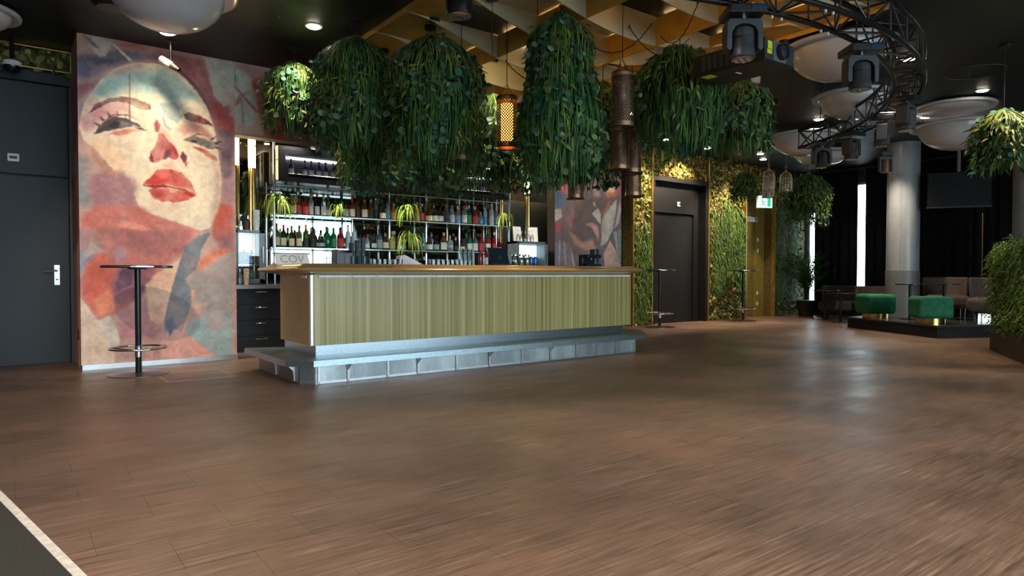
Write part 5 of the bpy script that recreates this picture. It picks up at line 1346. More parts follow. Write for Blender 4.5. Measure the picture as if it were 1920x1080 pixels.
# ------------------------------------------------------------------ pale ceiling domes
DOME = M('dome_acrylic', (.56, .58, .62), .18, var=.04, coat=.4)
def dome(x, y, zf, Rr, depth, label, tiltv=(0, 0)):
    t = thing('ceiling_dome', label, 'ceiling dome', (x, y, zf), group='pale acrylic ceiling domes'); t.rotation_euler = (tiltv[0], tiltv[1], 0)
    B().lathe([(Rr * .80, .03), (Rr * .98, .03), (Rr, .012), (Rr * .985, -.008), (Rr * .93, -.016), (Rr * .83, .0), (Rr * .80, .004)], 48, cap=False).build('flange', DOME, t, smooth=True)
    pr = [(Rr * .81 * math.cos(a), -depth * math.sin(a)) for a in np.linspace(0, math.pi / 2 - .001, 14)]
    B().lathe([(Rr * .81, .03)] + pr, 48, cap=False).build('bowl', DOME, t, smooth=True)
    top = CZ - zf
    if top > .05:
        for a in (0.5, 2.6, 4.7): B().tube([(Rr * .88 * math.cos(a), Rr * .88 * math.sin(a), .02), (Rr * .88 * math.cos(a), Rr * .88 * math.sin(a), top)], .006, 6).build('hanger_rod', BLKMET, t)
    return t
dome(1.14, 6.62, 3.60, .60, .36, 'large pale acrylic dome on the ceiling in front of the portrait')
dome(7.42, 3.72, 3.56, .62, .33, 'large pale acrylic dome behind the near part of the truss')
dome(9.42, 4.50, 3.52, .54, .30, 'pale acrylic dome framed by the bend of the truss')
dome(11.35, 6.32, 3.50, .66, .32, 'wide pale acrylic dome beyond the free end of the truss')
dome(13.3, 7.0, 3.52, .60, .27, 'farthest pale acrylic dome above the bird cages')
dome(11.56, 4.02, 3.60, .58, .10, 'shallow pale saucer on the ceiling above the bigger hanging dome')
dome(12.45, 4.25, 3.47, .70, .38, 'hanging pale dome under the shallow saucer')
dome(-.30, 8.35, 3.60, .42, .16, 'pale dome cut off by the frame edge above the slate door')

# ------------------------------------------------------------------ downlights
def downlight(x, y, label, tgt=None, watt=None, size=65, warm=WARM):
    t = thing('downlight', label, 'downlight', (x, y, CZ), group='recessed ceiling downlights')
    B().lathe([(.075, -.012), (.09, -.008), (.09, 0)], 24).build('rim', WHITEPL, t, smooth=True)
    B().lathe([(.066, -.018), (.066, -.011)], 24).build('diffuser', M('downlight_glow', (.9, .9, .85), .4, emit=(1., .88, .70), estr=22.), t)
    l = bpy.data.lights.new('downlight_lamp', 'SPOT'); l.energy = watt or SPOT_W; l.color = warm; l.spot_size = R(size); l.spot_blend = .6; l.shadow_soft_size = .06
    o = bpy.data.objects.new('downlight_lamp', l); COL.objects.link(o); o.parent = t; o.location = (0, 0, -.03)
    if tgt:
        o.rotation_euler = (Vector(tgt) - Vector((x, y, CZ))).to_track_quat('-Z', 'Y').to_euler()
    return t
downlight(2.56, 6.82, 'bright downlight before the portrait wall header', (2.7, 7.6, 2.9))
downlight(1.37, 7.95, 'bright downlight right above the portrait, under the large dome', (1.37, 8.5, .8), 48, 100)
downlight(-.3, 4.6, 'unseen downlight added to brighten the lower portrait mural', (1.45, 8.55, .9), 210, 42)  # extra lamp out of view, added to lift the mural's dim lower half
downlight(10.99, 3.45, 'bright downlight above the shallow saucer', None)
downlight(12.1, 4.6, 'bright downlight at the tip of the shallow saucer', None, 190, 100)
downlight(13.19, 5.75, 'bright downlight behind the lower moving heads', None, 190, 100)
downlight(8.0, 7.35, 'downlight added behind the planters to brighten the flower mural', (8.2, 8.55, 1.9), 85, 80)  # hidden lamp, added because the second mural came out too dim
downlight(10.84, 5.75, 'bright downlight just above the free truss end', None)
downlight(12.93, 8.15, 'bright downlight over the bird cages', (12.6, 8.9, 1.5), 160, 80)
downlight(13.6, 8.5, 'small downlight beside the plant wall near the cages', (13.4, 9.1, 1.8), 160, 90)
downlight(8.67, 3.49, 'bright downlight seen through the truss bend', None)
downlight(11.51, 8.45, 'small downlight before the dark door in the plant wall', (11.3, 9.1, 2.4), 160, 100)
downlight(10.1, 8.4, 'downlight in front of the narrow plant wall strip', (10.2, 9.1, 2.0), 120, 90)
for x, y in ((-2.2, -2.2), (.6, -2.2), (3.4, -2.2), (6.2, -2.2), (9.0, -2.2), (12., -1.5), (-2.2, .4), (.6, .4), (3.4, .4), (6.2, .4), (9.0, -.1), (-2.2, 3.0), (.6, 3.0), (3.1, 2.9), (-1.6, 5.4)):  # unseen lamps added to brighten the floor
    downlight(x, y, 'recessed downlight added out of view to brighten the open floor', None, 105, 120, (1., .88, .76))
downlight(8.9, 2.2, 'downlight aimed at the bright-crowned planter above the hedge', (9.0, 2.6, 2.6), 140, 60)
downlight(4.6, 5.9, 'downlight set in the lattice above the bar top', (4.6, 6.6, 1.1), 120, 100)

# ------------------------------------------------------------------ other ceiling fittings
t = thing('dome_camera', 'white and black camera on a rod above the slate door', 'camera', (.03, 9.15, 3.36))
B().tube([(0, 0, .03), (0, 0, CZ - 3.36)], .022, 8).build('rod', BLKMET, t)
B().lathe([(.05, .05), (.085, .03), (.09, -.02)], 20).build('housing', WHITEPL, t, smooth=True)
sp_ = [(.085 * math.cos(a), -.085 * math.sin(a) - .015) for a in np.linspace(0, 1.5, 8)]
B().lathe(sp_, 20).build('lens_dome', M('camera_black', (.01, .01, .012), .1), t, smooth=True)
t = thing('track_spot', 'white and bronze spot lamp on a short black rod in front of the portrait', 'spotlight', (1.42, 8.22, 3.40), R(-37))
B().tube([(.03, 0, 0), (.03, 0, CZ - 3.40)], .016, 8).build('rod', BLKMET, t)
B().lathe([(.05, CZ - 3.41), (.05, CZ - 3.402)], 16, (.03, 0, 0)).build('base', BLKMET, t)
hd = B().lathe([(.036, -.02), (.042, -.01), (.042, .12), (.036, .125)], 16).build('barrel', WHITEPL, t, smooth=True); hd.location = (.02, 0, -.01); hd.rotation_euler = (0, R(-58), 0)
B().lathe([(.030, -.09), (.034, -.06), (.040, -.02)], 16).build('front_ring', M('spot_bronze', (.12, .08, .05), .3, .7), hd, smooth=True)
B().lathe([(.026, -.12), (.026, -.09)], 16).build('lens_tube', BLKMET, hd, smooth=True)
t = thing('floodlight', 'black round floodlight with reflector lens hanging before the gold lattice', 'floodlight', (2.84, 4.43, 3.11))
B().lathe([(.10, -.02), (.105, 0), (.105, .10), (.09, .13), (.04, .15)], 24).build('housing', BLKMET, t, smooth=True)
B().lathe([(.095, -.024), (.06, -.03), (.002, -.034)], 24).build('lens', LENS, t, smooth=True)
B().tube([(0, 0, .14), (0, 0, CZ - 3.16)], .02, 8).build('rod', BLKMET, t)
B().box(.10, .17, -.03, .03, .04, .09).build('side_bracket', BLKMET, t)
t = thing('ceiling_speaker', 'black round ceiling speaker at the edge over the portrait', 'speaker', (.80, 7.45, CZ))
B().lathe([(.15, -.03), (.17, -.015), (.17, 0)], 24).build('rim', BLKMET, t, smooth=True); B().lathe([(.13, -.05), (.145, -.03)], 24).build('grille', DKGREY, t)
for k, (x, y) in enumerate(((2.10, 6.93), (2.19, 6.79), (2.02, 6.45))):
    t = thing('ceiling_hook', 'tiny steel ceiling hook near the portrait header, %s from the wall' % ORD[k], 'hook', (x, y, CZ), group='small steel hooks in the ceiling')
    B().lathe([(.014, -.006), (.014, 0)], 8).build('plate', CHROME, t); B().tube([(0, 0, 0), (0, 0, -.05), (.012, 0, -.065), (.022, 0, -.05)], .003, 5).build('hook', CHROME, t)
for k, (x, y) in enumerate(((7.3, 4.67), (11.36, 7.64))):
    t = thing('smoke_detector', ('white ceiling sensor behind the small planter under the projector', 'white ceiling sensor in front of the plant wall')[k], 'sensor', (x, y, CZ), group='white ceiling sensors')
    B().lathe([(.05, -.27), (.06, -.20), (.035, -.18)], 16).build('head', WHITEPL, t, smooth=True); B().tube([(0, 0, -.2), (0, 0, 0)], .01, 6).build('stem', WHITEPL, t)
t = thing('speaker_ring', 'thin pale ring outline of a flush speaker on the black ceiling', 'speaker', (9.95, 3.2, CZ))
B().torus((0, 0, -.003), .33, .004, 48, 5).build('ring', M('ring_grey', (.10, .11, .12), .5), t); B().lathe([(.32, -.003), (.32, 0)], 48).build('cover', MATS['ceiling_black'], t)
# ------------------------------------------------------------------ floor details
edge = lambda y: -.06 + (3.84 - y) * .19
cp = B().prism([(edge(6.2), 6.2), (edge(0.2), .2), (-4.1, .2), (-4.1, 6.2)][::-1], -.004, .006)
cpo = cp.build('carpet', M('carpet_dark', (.028, .028, .022), .95, var=.5, scale=160, bump=.3)); tag(cpo, 'dark speckled carpet beyond the pale floor strip', 'carpet')
es = thing('edge_strip', 'pale metal edging strip between carpet and parquet', 'edging', (edge(3.2), 3.2, 0))
for a, b in ((6.2, 3.235), (3.225, .2)):
    B((edge(3.2), 3.2, 0)).prism([(edge(a), a), (edge(b), b), (edge(b) + .034, b), (edge(a) + .034, a)], -.002, .009).build('strip', M('strip_pale', (.62, .58, .52), .5, var=.2, scale=30), es)
hx = thing('floor_hatch', 'thin pale outline of a floor hatch beside the bar table', 'hatch', (1.5, 7.43, 0))
HM = M('hatch_line', (.42, .36, .31), .5)
for a, b, c, d in ((1.19, 1.81, 7.10, 7.108), (1.19, 1.81, 7.742, 7.75), (1.19, 1.198, 7.10, 7.75), (1.802, 1.81, 7.10, 7.75)):
    B((1.5, 7.43, 0)).box(a, b, c, d, -.001, .0015).build('hatch_edge', HM, hx)

# ------------------------------------------------------------------ standing tables
TT = M('table_top_dark', (.022, .018, .018), .25, var=.2)
def bar_table(loc, label, r=.335, ring=True, h=1.14, post=.030):
    t = thing('bar_table', label, 'table', loc, 0, 'tall round bar tables')
    B().lathe([(r - .004, h - .026), (r, h - .022), (r, h - .004), (r - .004, h)], 40).build('table_top', TT, t)
    B().lathe([(r + .001, h - .020), (r + .001, h - .006)], 40, cap=False).build('edge_band', M('edge_chrome', (.30, .31, .32), .2, .9), t)
    B().lathe([(.09, h - .038), (.09, h - .026)], 16).build('top_plate', BLKMET, t)
    B().lathe([(post, .012), (post, h - .036)], 18).build('post', M('post_black', (.014, .016, .020), .22, .3), t, smooth=True)
    B().lathe([(.29, 0), (.29, .006), (.05, .016), (.04, .02)], 40).build('base_plate', M('base_steel', (.16, .15, .15), .3, .9), t)
    fr = B().torus((0, 0, .275), .265, .011, 44, 10).build('foot_ring', CHROME, t, smooth=True)
    B().lathe([(post + .006, .18), (post + .006, .30)], 18).build('ring_collar', CHROME, t, smooth=True)
    for a in (.4, 2.5, 4.6):
        B().tube([(post * math.cos(a), post * math.sin(a), .25), (.265 * math.cos(a), .265 * math.sin(a), .27)], .008, 6).build('ring_spoke', CHROME, t)
    return t
bar_table((1.05, 7.88, 0), 'black bar table with chrome foot ring in front of the portrait mural')
bar_table((10.22, 8.62, 0), 'black bar table standing at the end of the bar by the dark door', .30, post=.028)
bar_table((13.1, 8.66, 0), 'black bar table against the plant wall between door and toilets', .33, post=.028)

# ------------------------------------------------------------------ plant wall
WP = M('plant_backing', (.16, .11, .03), .6, .2, var=.6, scale=25)
struct(B().box(9.93, 10.52, 9.14, 9.7, 0, CZ).box(10.52, 12.38, 9.14, 9.7, 3.09, CZ).box(10.52, 12.38, 9.5, 9.7, 0, 3.09).box(12.38, 13.83, 9.14, 9.7, 0, CZ).box(13.83, 15.05, 9.45, 9.7, 0, CZ).box(13.83, 15.05, 9.14, 9.7, 2.95, CZ).box(15.05, 16.7, 9.14, 9.7, 0, CZ).build('wall_plants', WP), 'wall behind the plant panels')
WGOLD = [(.36, .25, .045), (.50, .36, .08), (.28, .24, .05), (.62, .50, .20), (.40, .22, .05)]
WGRN = [(.06, .13, .025), (.10, .18, .035), (.16, .22, .05), (.05, .10, .04)]
def plant_panel(x0, x1, z0, z1, label, seed, trails, dens=1., y=9.14, green=.45, size=1.):
    random.seed(seed)
    t = thing('living_wall', label, 'plant wall', ((x0 + x1) / 2, y, z0), 0, 'panels of the plant wall')
    O = ((x0 + x1) / 2, y, z0)
    B(O).box(x0, x1, y - .012, y, z0, z1).build('backing', WP, t)
    b = B(O)
    for i in range(int(620 * dens * (x1 - x0) * (z1 - z0))):
        p = (random.uniform(x0 + .02, x1 - .02), y - random.uniform(.012, .05), random.uniform(z0 + .02, z1 - .02))
        d = Vector((random.uniform(-1, 1), -.3, random.uniform(-1, .6))); L = random.uniform(.045, .095) * size
        c = random.choice(WGRN if random.random() < green else WGOLD)
        leaf(b, p, d, Vector((random.uniform(-.6, .6), -1, random.uniform(-.3, .6))), L, L * random.uniform(.5, .9), jit(c, .4), random.random() < .4)
    for (cx, w, zt, zb, n) in trails:
        for i in range(n):
            xx = random.gauss(cx, w); zz = random.uniform(zb + .2, zt); ln = random.uniform(.18, .5)
            xx = min(max(xx, x0 + .02), x1 - .02)
            pts = [(xx, y - .03, zz), (xx + random.uniform(-.02, .02), y - random.uniform(.06, .11), zz - ln * .4), (xx + random.uniform(-.04, .04), y - random.uniform(.05, .10), max(zb, zz - ln))]
            strip(b, pts, random.uniform(.012, .022), jit(random.choice(WGRN + [(.22, .29, .05), (.17, .25, .05)]), .45), .2, Vector((1, 0, 0)))
            for q in range(2):
                leaf(b, pts[1 + q], Vector((random.uniform(-1, 1), -.4, -.8)), Vector((0, -1, .3)), random.uniform(.05, .09), .025, jit(random.choice(WGRN), .4))
    b.build('foliage', LEAF, t, kind='stuff')
    return t
plant_panel(9.95, 10.49, 0.0, CZ, 'narrow plant panel between the mural pier and the dark door', 41, [(10.25, .12, 2.2, .1, 260)])
plant_panel(10.54, 12.37, 3.11, CZ, 'plant panel over the dark door', 42, [], green=.25)
plant_panel(12.42, 13.80, 0.0, CZ, 'wide plant panel with trailing greenery beside the dark door', 43, [(12.75, .13, 2.5, .6, 300), (13.15, .12, 2.8, .9, 420), (13.6, .10, 2.6, .7, 300)])
plant_panel(13.86, 15.03, 2.97, CZ, 'plant panel over the toilet passage', 44, [], green=.3)
plant_panel(15.07, 16.42, 0.0, CZ, 'deep green plant panel at the end of the wall by the palm', 45, [(15.3, .15, 3.0, .4, 400), (15.9, .2, 3.0, .4, 400)], green=.8)
for k, x in enumerate((9.94, 10.51, 12.395, 13.83, 15.05)):
    struct(B().box(x - .018, x + .018, 9.06, 9.15, 0, CZ).build('trim_%d' % (k + 4), GOLD))
# dark double-height door in the plant wall
d2 = thing('door_2', 'black door recessed in the plant wall', None, (11.45, 9.5, 0), kind='structure')
DBK = M('door_black', (.0045, .005, .006), .6, var=.2)
D2 = (11.45, 9.5, 0)
B(D2).box(10.53, 10.60, 9.08, 9.5, 0, 3.08).build('door_frame', DBK, d2); B(D2).box(12.30, 12.375, 9.08, 9.5, 0, 3.08).build('door_frame', DBK, d2); B(D2).box(10.60, 12.30, 9.08, 9.5, 3.0, 3.08).build('door_frame', DBK, d2)
B(D2).box(10.60, 12.05, 9.20, 9.26, 2.36, 3.0).build('transom_panel', M('transom_grey', (.009, .009, .010), .6), d2)
B(D2).box(10.60, 12.02, 9.24, 9.29, 0, 2.33).build('door_leaf', DBK, d2); B(D2).box(12.05, 12.30, 9.22, 9.29, 0, 3.0).build('side_panel', DBK, d2)
hp = B(D2).box(10.93, 10.97, 9.225, 9.24, .92, 1.12).build('handle_plate', STEEL, d2)
B(D2).tube([(10.95, 9.225, 1.08), (10.95, 9.18, 1.08), (10.80, 9.18, 1.08)], .011, 8).build('lever', CHROME, hp)
t = thing('sign_plate', 'small white plate with a dark slot above the black door', 'plate', (11.5, 9.195, 2.56))
B().box(-.055, .055, -.012, .004, -.05, .05).build('plate', WHITEPL, t, bevel=.006); B().box(0, .05, -.016, -.01, -.018, .018).build('slot', DKGREY, t)
t = thing('wall_socket', 'black wall socket low on the plant wall beside the dark door', 'socket', (12.55, 9.09, .30))
B().box(-.04, .04, -.04, .04, -.05, .05).build('box', BLACK, t, bevel=.008); B().lathe([(.02, 0), (.02, .01)], 10, (0, 0, .05)).build('plug', DKGREY, t)
# toilet passage: gold wall with a wire grid
gp = thing('gold_screen', 'gold wire grid screen in the toilet passage', 'screen', (14.2, 9.38, 0))
GP = (14.2, 9.38, 0)
B(GP).box(13.85, 15.03, 9.43, 9.45, 0, 2.94).build('backing', M('passage_gold', (.30, .235, .06), .5, .3, var=.2, scale=2), gp)
GW = M('grid_gold', (.46, .36, .11), .35, .7)
for x in np.linspace(13.88, 14.60, 15): B(GP).tube([(x, 9.36, 0), (x, 9.36, 2.94)], .006, 5).build('upright_wire', GW, gp)
for z in np.linspace(.1, 2.85, 28): B(GP).tube([(13.86, 9.365, z), (14.62, 9.365, z)], .004, 5).build('cross_wire', GW, gp)
B(GP).box(14.64, 15.02, 9.34, 9.43, 0, 2.94).build('gold_door', M('gold_door', (.34, .26, .055), .45, .3, var=.1), gp)
for k, z in enumerate((1.90, 1.63, .58, .32)):
    t = thing('light_switch', 'small white switch on the gold passage door, %s from the top' % ORD[k], 'switch', (14.72, 9.335, z), group='white switches on the gold door')
    B().box(-.03, .03, -.012, .004, -.045, .045).build('plate', WHITEPL, t, bevel=.004); B().box(-.018, .018, -.017, -.01, -.025, .025).build('rocker', PAPER, t)
t = thing('toilet_sign', 'grey sign reading TOILETTEN at the passage', 'sign', (14.05, 9.10, 2.36), R(0))
B().box(-.20, .30, -.006, .006, -.055, .055).build('plate', M('sign_grey', (.20, .24, .27), .4), t)
text('TOILETTEN', .10, (.05, -.008, 0), (R(90), 0, 0), M('sign_letters', (.03, .05, .09), .5), t)
B().box(-.20, -.19, 0, .05, -.02, .02).box(.29, .30, 0, .05, -.02, .02).build('bracket', BLKMET, t)
t = thing('exit_sign', 'lit green and white emergency exit sign under the bird cages', 'exit sign', (14.25, 8.85, 2.62), R(-25))
B().box(-.20, .20, 0, .05, 0, .29).build('box', WHITEPL, t)
B().box(-.19, .19, -.004, 0, .01, .28).build('face', M('exit_white', (.8, .9, .85), .4, emit=(.55, 1., .80), estr=.9), t)
GR = M('exit_green', (.02, .35, .18), .5, emit=(.02, .45, .22), estr=.6)
man = B().box(-.10, -.06, -.008, -.004, .19, .23)
for q in ([(-.09, .18), (-.05, .18), (-.03, .11), (-.07, .10)], [(-.07, .11), (-.03, .11), (.02, .06), (0, .04)], [(-.07, .11), (-.04, .10), (-.10, .04), (-.13, .05)], [(-.05, .17), (-.01, .13), (.03, .15), (.02, .17), (-.01, .16)], [(-.09, .17), (-.13, .13), (-.12, .12), (-.08, .15)]):
    man.extr(q, 'y', -.008, -.004)
man.build('running_figure', GR, t); B().box(.06, .15, -.008, -.004, .03, .25).build('doorway', GR, t)
B().tube([(0, .025, .29), (0, .025, CZ - 2.62)], .008, 6).build('rod', BLKMET, t)

# bird cages and fern
def bird_cage(loc, label, s=1.):
    t = thing('bird_cage', label, 'bird cage', loc, 0, 'decorative bird cages'); t.scale = (s, s, s)
    CG = M('cage_wire', (.55, .42, .28), .35, .6)
    r, h = .115, .26
    B().lathe([(r + .01, 0), (r + .01, .02), (r, .03)], 20).build('tray', CG, t)
    for i in range(14):
        a = i * 2 * math.pi / 14; c, s_ = math.cos(a), math.sin(a)
        B().tube([(r * c, r * s_, .02), (r * c, r * s_, h)] + [(r * math.cos(q) * c, r * math.cos(q) * s_, h + .13 * math.sin(q)) for q in (.5, .9, 1.25, 1.5)], .0035, 4).build('bar', CG, t)
    for z in (.10, .18, h): B().torus((0, 0, z), r, .004, 20, 5).build('hoop', CG, t)
    B().lathe([(.025, h + .12), (.03, h + .14), (.008, h + .17), (.004, h + .20)], 12).build('finial', CG, t, smooth=True)
    B().torus((0, 0, h + .225), .025, .004, 14, 5, 'x').build('loop', CG, t)
    B().tube([(0, 0, h + .25), (0, 0, (CZ - loc[2]) / s - .0)], .003, 5).build('chain', CG, t)
    return t
bird_cage((11.91, 7.33, 2.56), 'lowest bird cage, hanging beside the fern with a small figure inside', .95)
bird_cage((12.05, 7.40, 2.76), 'bird cage hanging behind the other two cages', .95)
bird_cage((12.19, 7.12, 2.68), 'bird cage with a plant pot inside, nearest the dark leafy ball', 1.0)
t = thing('bird_figure', 'pale bird figure sitting inside the lowest bird cage', 'figurine', (11.91, 7.33, 2.592))
B().lathe([(.01, 0), (.035, .02), (.045, .05), (.03, .08), (.006, .09)], 12).build('body', M('bird_cream', (.62, .52, .38), .6), t, smooth=True)
hb = B().lathe([(.004, 0), (.02, .012), (.02, .03), (.004, .042)], 10, (.035, 0, .07)).build('head', M('bird_cream', (.62, .52, .38), .6), t, smooth=True)
B().add([(-.03, -.012, .05), (-.03, .012, .05), (-.085, 0, .08), (-.03, 0, .065)], [(0, 1, 2), (0, 2, 3), (1, 3, 2), (0, 3, 1)]).build('tail', MATS['bird_cream'], t)
t = thing('plant_pot', 'white pot with ivy standing inside the cage nearest the leafy ball', 'plant', (12.19, 7.12, 2.712))
B().lathe([(.04, 0), (.055, .10), (.058, .105)], 12).build('pot', WHITEPL, t, smooth=True)
random.seed(77); b = B()
for i in range(120):
    a = random.uniform(0, 6.283); q = random.uniform(.02, .26); z = .14 - q * q * 9 + random.uniform(-.04, .05)
    leaf(b, (q * math.cos(a) * .8 - q * .5, q * math.sin(a) * .6, max(z, -.42)), Vector((random.uniform(-1, 1), random.uniform(-1, 1), -.8)), Vector((0, -.5, 1)), .05, .035, jit((.22, .26, .06), .35))
b.build('ivy', LEAF, t, kind='stuff')
hanging_plant((11.52, 7.62, 3.06), .26, .62, 'bright fern hanging beside the bird cages', 61, point=3.0, rnd=.3, grass=1.2, warm=.5, group='hanging planters away from the bar')
# palm
t = thing('potted_palm', 'potted palm at the end of the plant wall before the window', 'plant', (15.72, 8.62, 0))
B().lathe([(.17, 0), (.22, .36), (.235, .38), (.21, .40)], 20).build('pot', M('pot_slate', (.02, .024, .028), .5), t, smooth=True)
random.seed(91); b = B()
for i in range(38):
    a = random.uniform(0, 6.283); H = random.uniform(.8, 1.75); rch = random.uniform(.3, .75)
    sp2 = [Vector((rch * q ** 1.6 * math.cos(a) * .8, min(.36, rch * q ** 1.6 * math.sin(a) * .75), .38 + H * (q - .28 * q ** 3))) for q in np.linspace(0, 1, 9)]
    strip(b, sp2, .012, (.04, .09, .02), .3)
    for k in range(3, 9):
        for sd in (-1, 1):
            for rep in range(2):
                d = Vector((-math.sin(a) * sd, math.cos(a) * sd, random.uniform(-.5, .2))) + (sp2[k] - sp2[k - 1]).normalized() * .8
                leaf(b, sp2[k] + (sp2[k] - sp2[k - 1]) * (-.5 * rep), d, Vector((0, 0, 1)), random.uniform(.16, .28), .032, jit((.06, .17, .035), .4))
b.build('fronds', LEAF, t, kind='stuff')

# ------------------------------------------------------------------ curtains, columns, screen
CUR = M('curtain_black', (.006, .006, .008), .9, var=.3)
def curtain(y0, y1, z0, z1, label, x=16.42):
    t = thing('curtain', label, 'curtain', (x, (y0 + y1) / 2, z0))
    n = int((y1 - y0) / .025); vs = []
    for i in range(n + 1):
        y = y0 + (y1 - y0) * i / n
        dx = .035 * math.sin(i * .75) + .015 * math.sin(i * .31)
        vs += [(dx, y - (y0 + y1) / 2, 0), (dx * .8, y - (y0 + y1) / 2, z1 - z0)]
    o = B().add(vs, [(2 * i, 2 * i + 2, 2 * i + 3, 2 * i + 1) for i in range(n)]).build('drape', CUR, t, smooth=True)
    md = o.modifiers.new('thick', 'SOLIDIFY'); md.thickness = .006
    B().tube([(0, -(y1 - y0) / 2, z1 - z0), (0, (y1 - y0) / 2, z1 - z0)], .015, 6).build('rail', BLKMET, t)
curtain(7.71, 8.80, .10, 3.60, 'black curtain between the two bright window slits')
curtain(5.2, 7.53, .10, 3.60, 'black curtain behind the grey column')
curtain(2.3, 5.22, .42, 3.60, 'black curtain behind the wall screen and the stage')
curtain(-5.2, 2.32, .05, 3.60, 'long black curtain running on behind the hedge')
COLM = M('column_grey', (.30, .33, .36), .30, var=.06)
COLD = M('column_wrap', (.16, .17, .18), .4, var=.06)
def column(x, y, r, label, wrap):
    t = thing('column', label, 'column', (x, y, 0), kind='structure')
    B().lathe([(r, wrap), (r, CZ)], 40, cap=False).build('shaft', COLM, t, smooth=True)
    B().lathe([(r + .012, .21), (r + .012, wrap), (r, wrap + .003)], 40, cap=False).build('base_wrap', COLD, t, smooth=True)
    B().box(-r * .97, -r * .90, -.25 * r, -.2 * r, .21, CZ).build('seam_strip', ALU, t)
column(14.25, 5.80, .29, 'grey round column rising from the stage', 1.12)
column(14.85, 3.85, .30, 'grey round column partly hidden by the hanging planter', 1.6)
t = thing('wall_screen', 'dark flat screen hung from the ceiling before the black curtains', 'screen', (14.35, 4.86, 2.66), R(-37 - 20))
B().box(-.52, .52, -.02, .03, -.33, .33).build('panel', M('tv_panel', (.006, .006, .006), .45, spec=.15), t, bevel=.008)
B().box(-.53, .53, -.025, .035, -.345, -.325).build('bezel', DKGREY, t)
B().tube([(0, .04, .0), (0, .04, CZ - 2.66)], .03, 10).build('ceiling_pole', M('pole_grey', (.22, .23, .24), .4, .5), t)
B().box(-.12, .12, .03, .06, -.1, .1).build('bracket', BLKMET, t)

# ------------------------------------------------------------------ stage and lounge seats
SG = .21
st = thing('stage', 'low black platform carrying the lounge seats', 'stage', (14.0, 5.0, 0))
poly = [(13.10, 6.34), (12.02, 4.36), (14.0, 3.50), (16.30, 3.50), (16.30, 6.34)]
B((14.0, 5.0, 0)).prism(poly, .18, SG).build('deck', M('deck_dark', (.05, .05, .052), .22, var=.2), st)
B((14.0, 5.0, 0)).prism([(x + (14.3 - x) * .008, y + (5 - y) * .008) for x, y in poly], 0, .18).build('skirt', M('skirt_black', (.009, .009, .010), .8), st)
VEL = M('green_velvet', (.012, .17, .085), .75, var=.3, scale=12)
def rbox(sx, sy, z0, z1, r, name, mat, parent, y=0., x=0.):
    o = B().box(x - sx / 2, x + sx / 2, y - sy / 2, y + sy / 2, z0, z1).build(name, mat, parent, smooth=True)
    md = o.modifiers.new('round', 'BEVEL'); md.width = r; md.segments = 5; md.limit_method = 'ANGLE'
    return o
def ottoman(loc, rz, label):
    t = thing('ottoman', label, 'ottoman', loc, rz, 'green velvet ottomans on the stage')
    rbox(.56, .50, .085, .46, .07, 'cushion', VEL, t)
    B().lathe([(.22, 0), (.22, .09)], 28).build('base_ring', BRASS, t, smooth=True)
ottoman((13.22, 5.86, SG), R(-37), 'green velvet ottoman with brass base beside the grey column')
ottoman((12.56, 4.66, SG), R(-48), 'green velvet ottoman with brass base at the corner of the stage')
BRN = M('brown_velvet', (.105, .075, .064), .75, var=.2, scale=10)
BRN2 = M('dark_velvet', (.05, .046, .05), .75, var=.2, scale=10)
def lounge_chair(loc, rz, label, mat):
    t = thing('lounge_chair', label, 'chair', loc, rz, 'upholstered lounge chairs')
    rbox(.74, .66, .17, .43, .09, 'seat', mat, t)
    n = 13; vs = []
    for k in range(n):
        a = math.pi * (.08 + .84 * k / (n - 1))
        for rr in (.40, .33):
            for z, kk in ((.40, 1.0), (.78, 1.05)):
                vs.append((rr * kk * math.cos(a), .30 * (rr / .40) * kk * math.sin(a) * 1.15 + .04, z))
    fs = []
    for k in range(n - 1):
        p, q = 4 * k, 4 * k + 4
        fs += [(p, q, q + 1, p + 1), (p + 3, q + 3, q + 2, p + 2), (p + 1, q + 1, q + 3, p + 3), (p + 2, q + 2, q, p)]
    fs += [(0, 1, 3, 2), (4 * n - 4, 4 * n - 2, 4 * n - 1, 4 * n - 3)]
    o = B().add(vs, fs).build('backrest', mat, t, smooth=True)
    md = o.modifiers.new('round', 'BEVEL'); md.width = .03; md.segments = 3
    for x in (-.27, .27):
        for y in (-.22, .22):
            B().lathe([(.014, 0), (.024, .18)], 8, (x, y, 0)).build('leg', BLKMET, t)
lounge_chair((15.50, 7.72, 0), R(-75), 'dark lounge chair before the curtain, behind a small black table', BRN2)
lounge_chair((15.15, 6.72, 0), R(-60), 'brown lounge chair behind the ottoman beside the column', BRN)
lounge_chair((14.75, 5.20, SG), R(-62), 'brown lounge chair on the stage with its back to the curtain', BRN)
lounge_chair((13.75, 4.10, SG), R(-80), 'brown lounge chair on the stage next to the hedge', BRN)
def low_table(loc, label, r, h, mat, post):
    t = thing('low_table', label, 'table', loc, 0, 'small round lounge tables')
    B().lathe([(r - .004, h - .02), (r, h - .016), (r, h - .003), (r - .004, h)], 32).build('table_top', mat, t)
    B().lathe([(.025, .01), (.025, h - .02)], 14).build('post', post, t, smooth=True)
    B().lathe([(r * .62, 0), (r * .62, .008), (.03, .014)], 28).build('base_plate', post, t)
low_table((14.92, 7.72, 0), 'small black round table before the dark lounge chair', .30, .68, TT, BLKMET)
low_table((14.28, 7.05, 0), 'small black round table just off the stage corner', .28, .64, TT, BLKMET)
low_table((13.35, 5.30, SG), 'small black round table between the two green ottomans', .26, .66, TT, BLKMET)
low_table((13.82, 4.90, SG), 'small black round table behind the corner ottoman', .26, .66, TT, BLKMET)
low_table((15.2, 4.55, SG), 'small brass round table near the curtain on the stage', .22, .56, BRASS, BRASS)
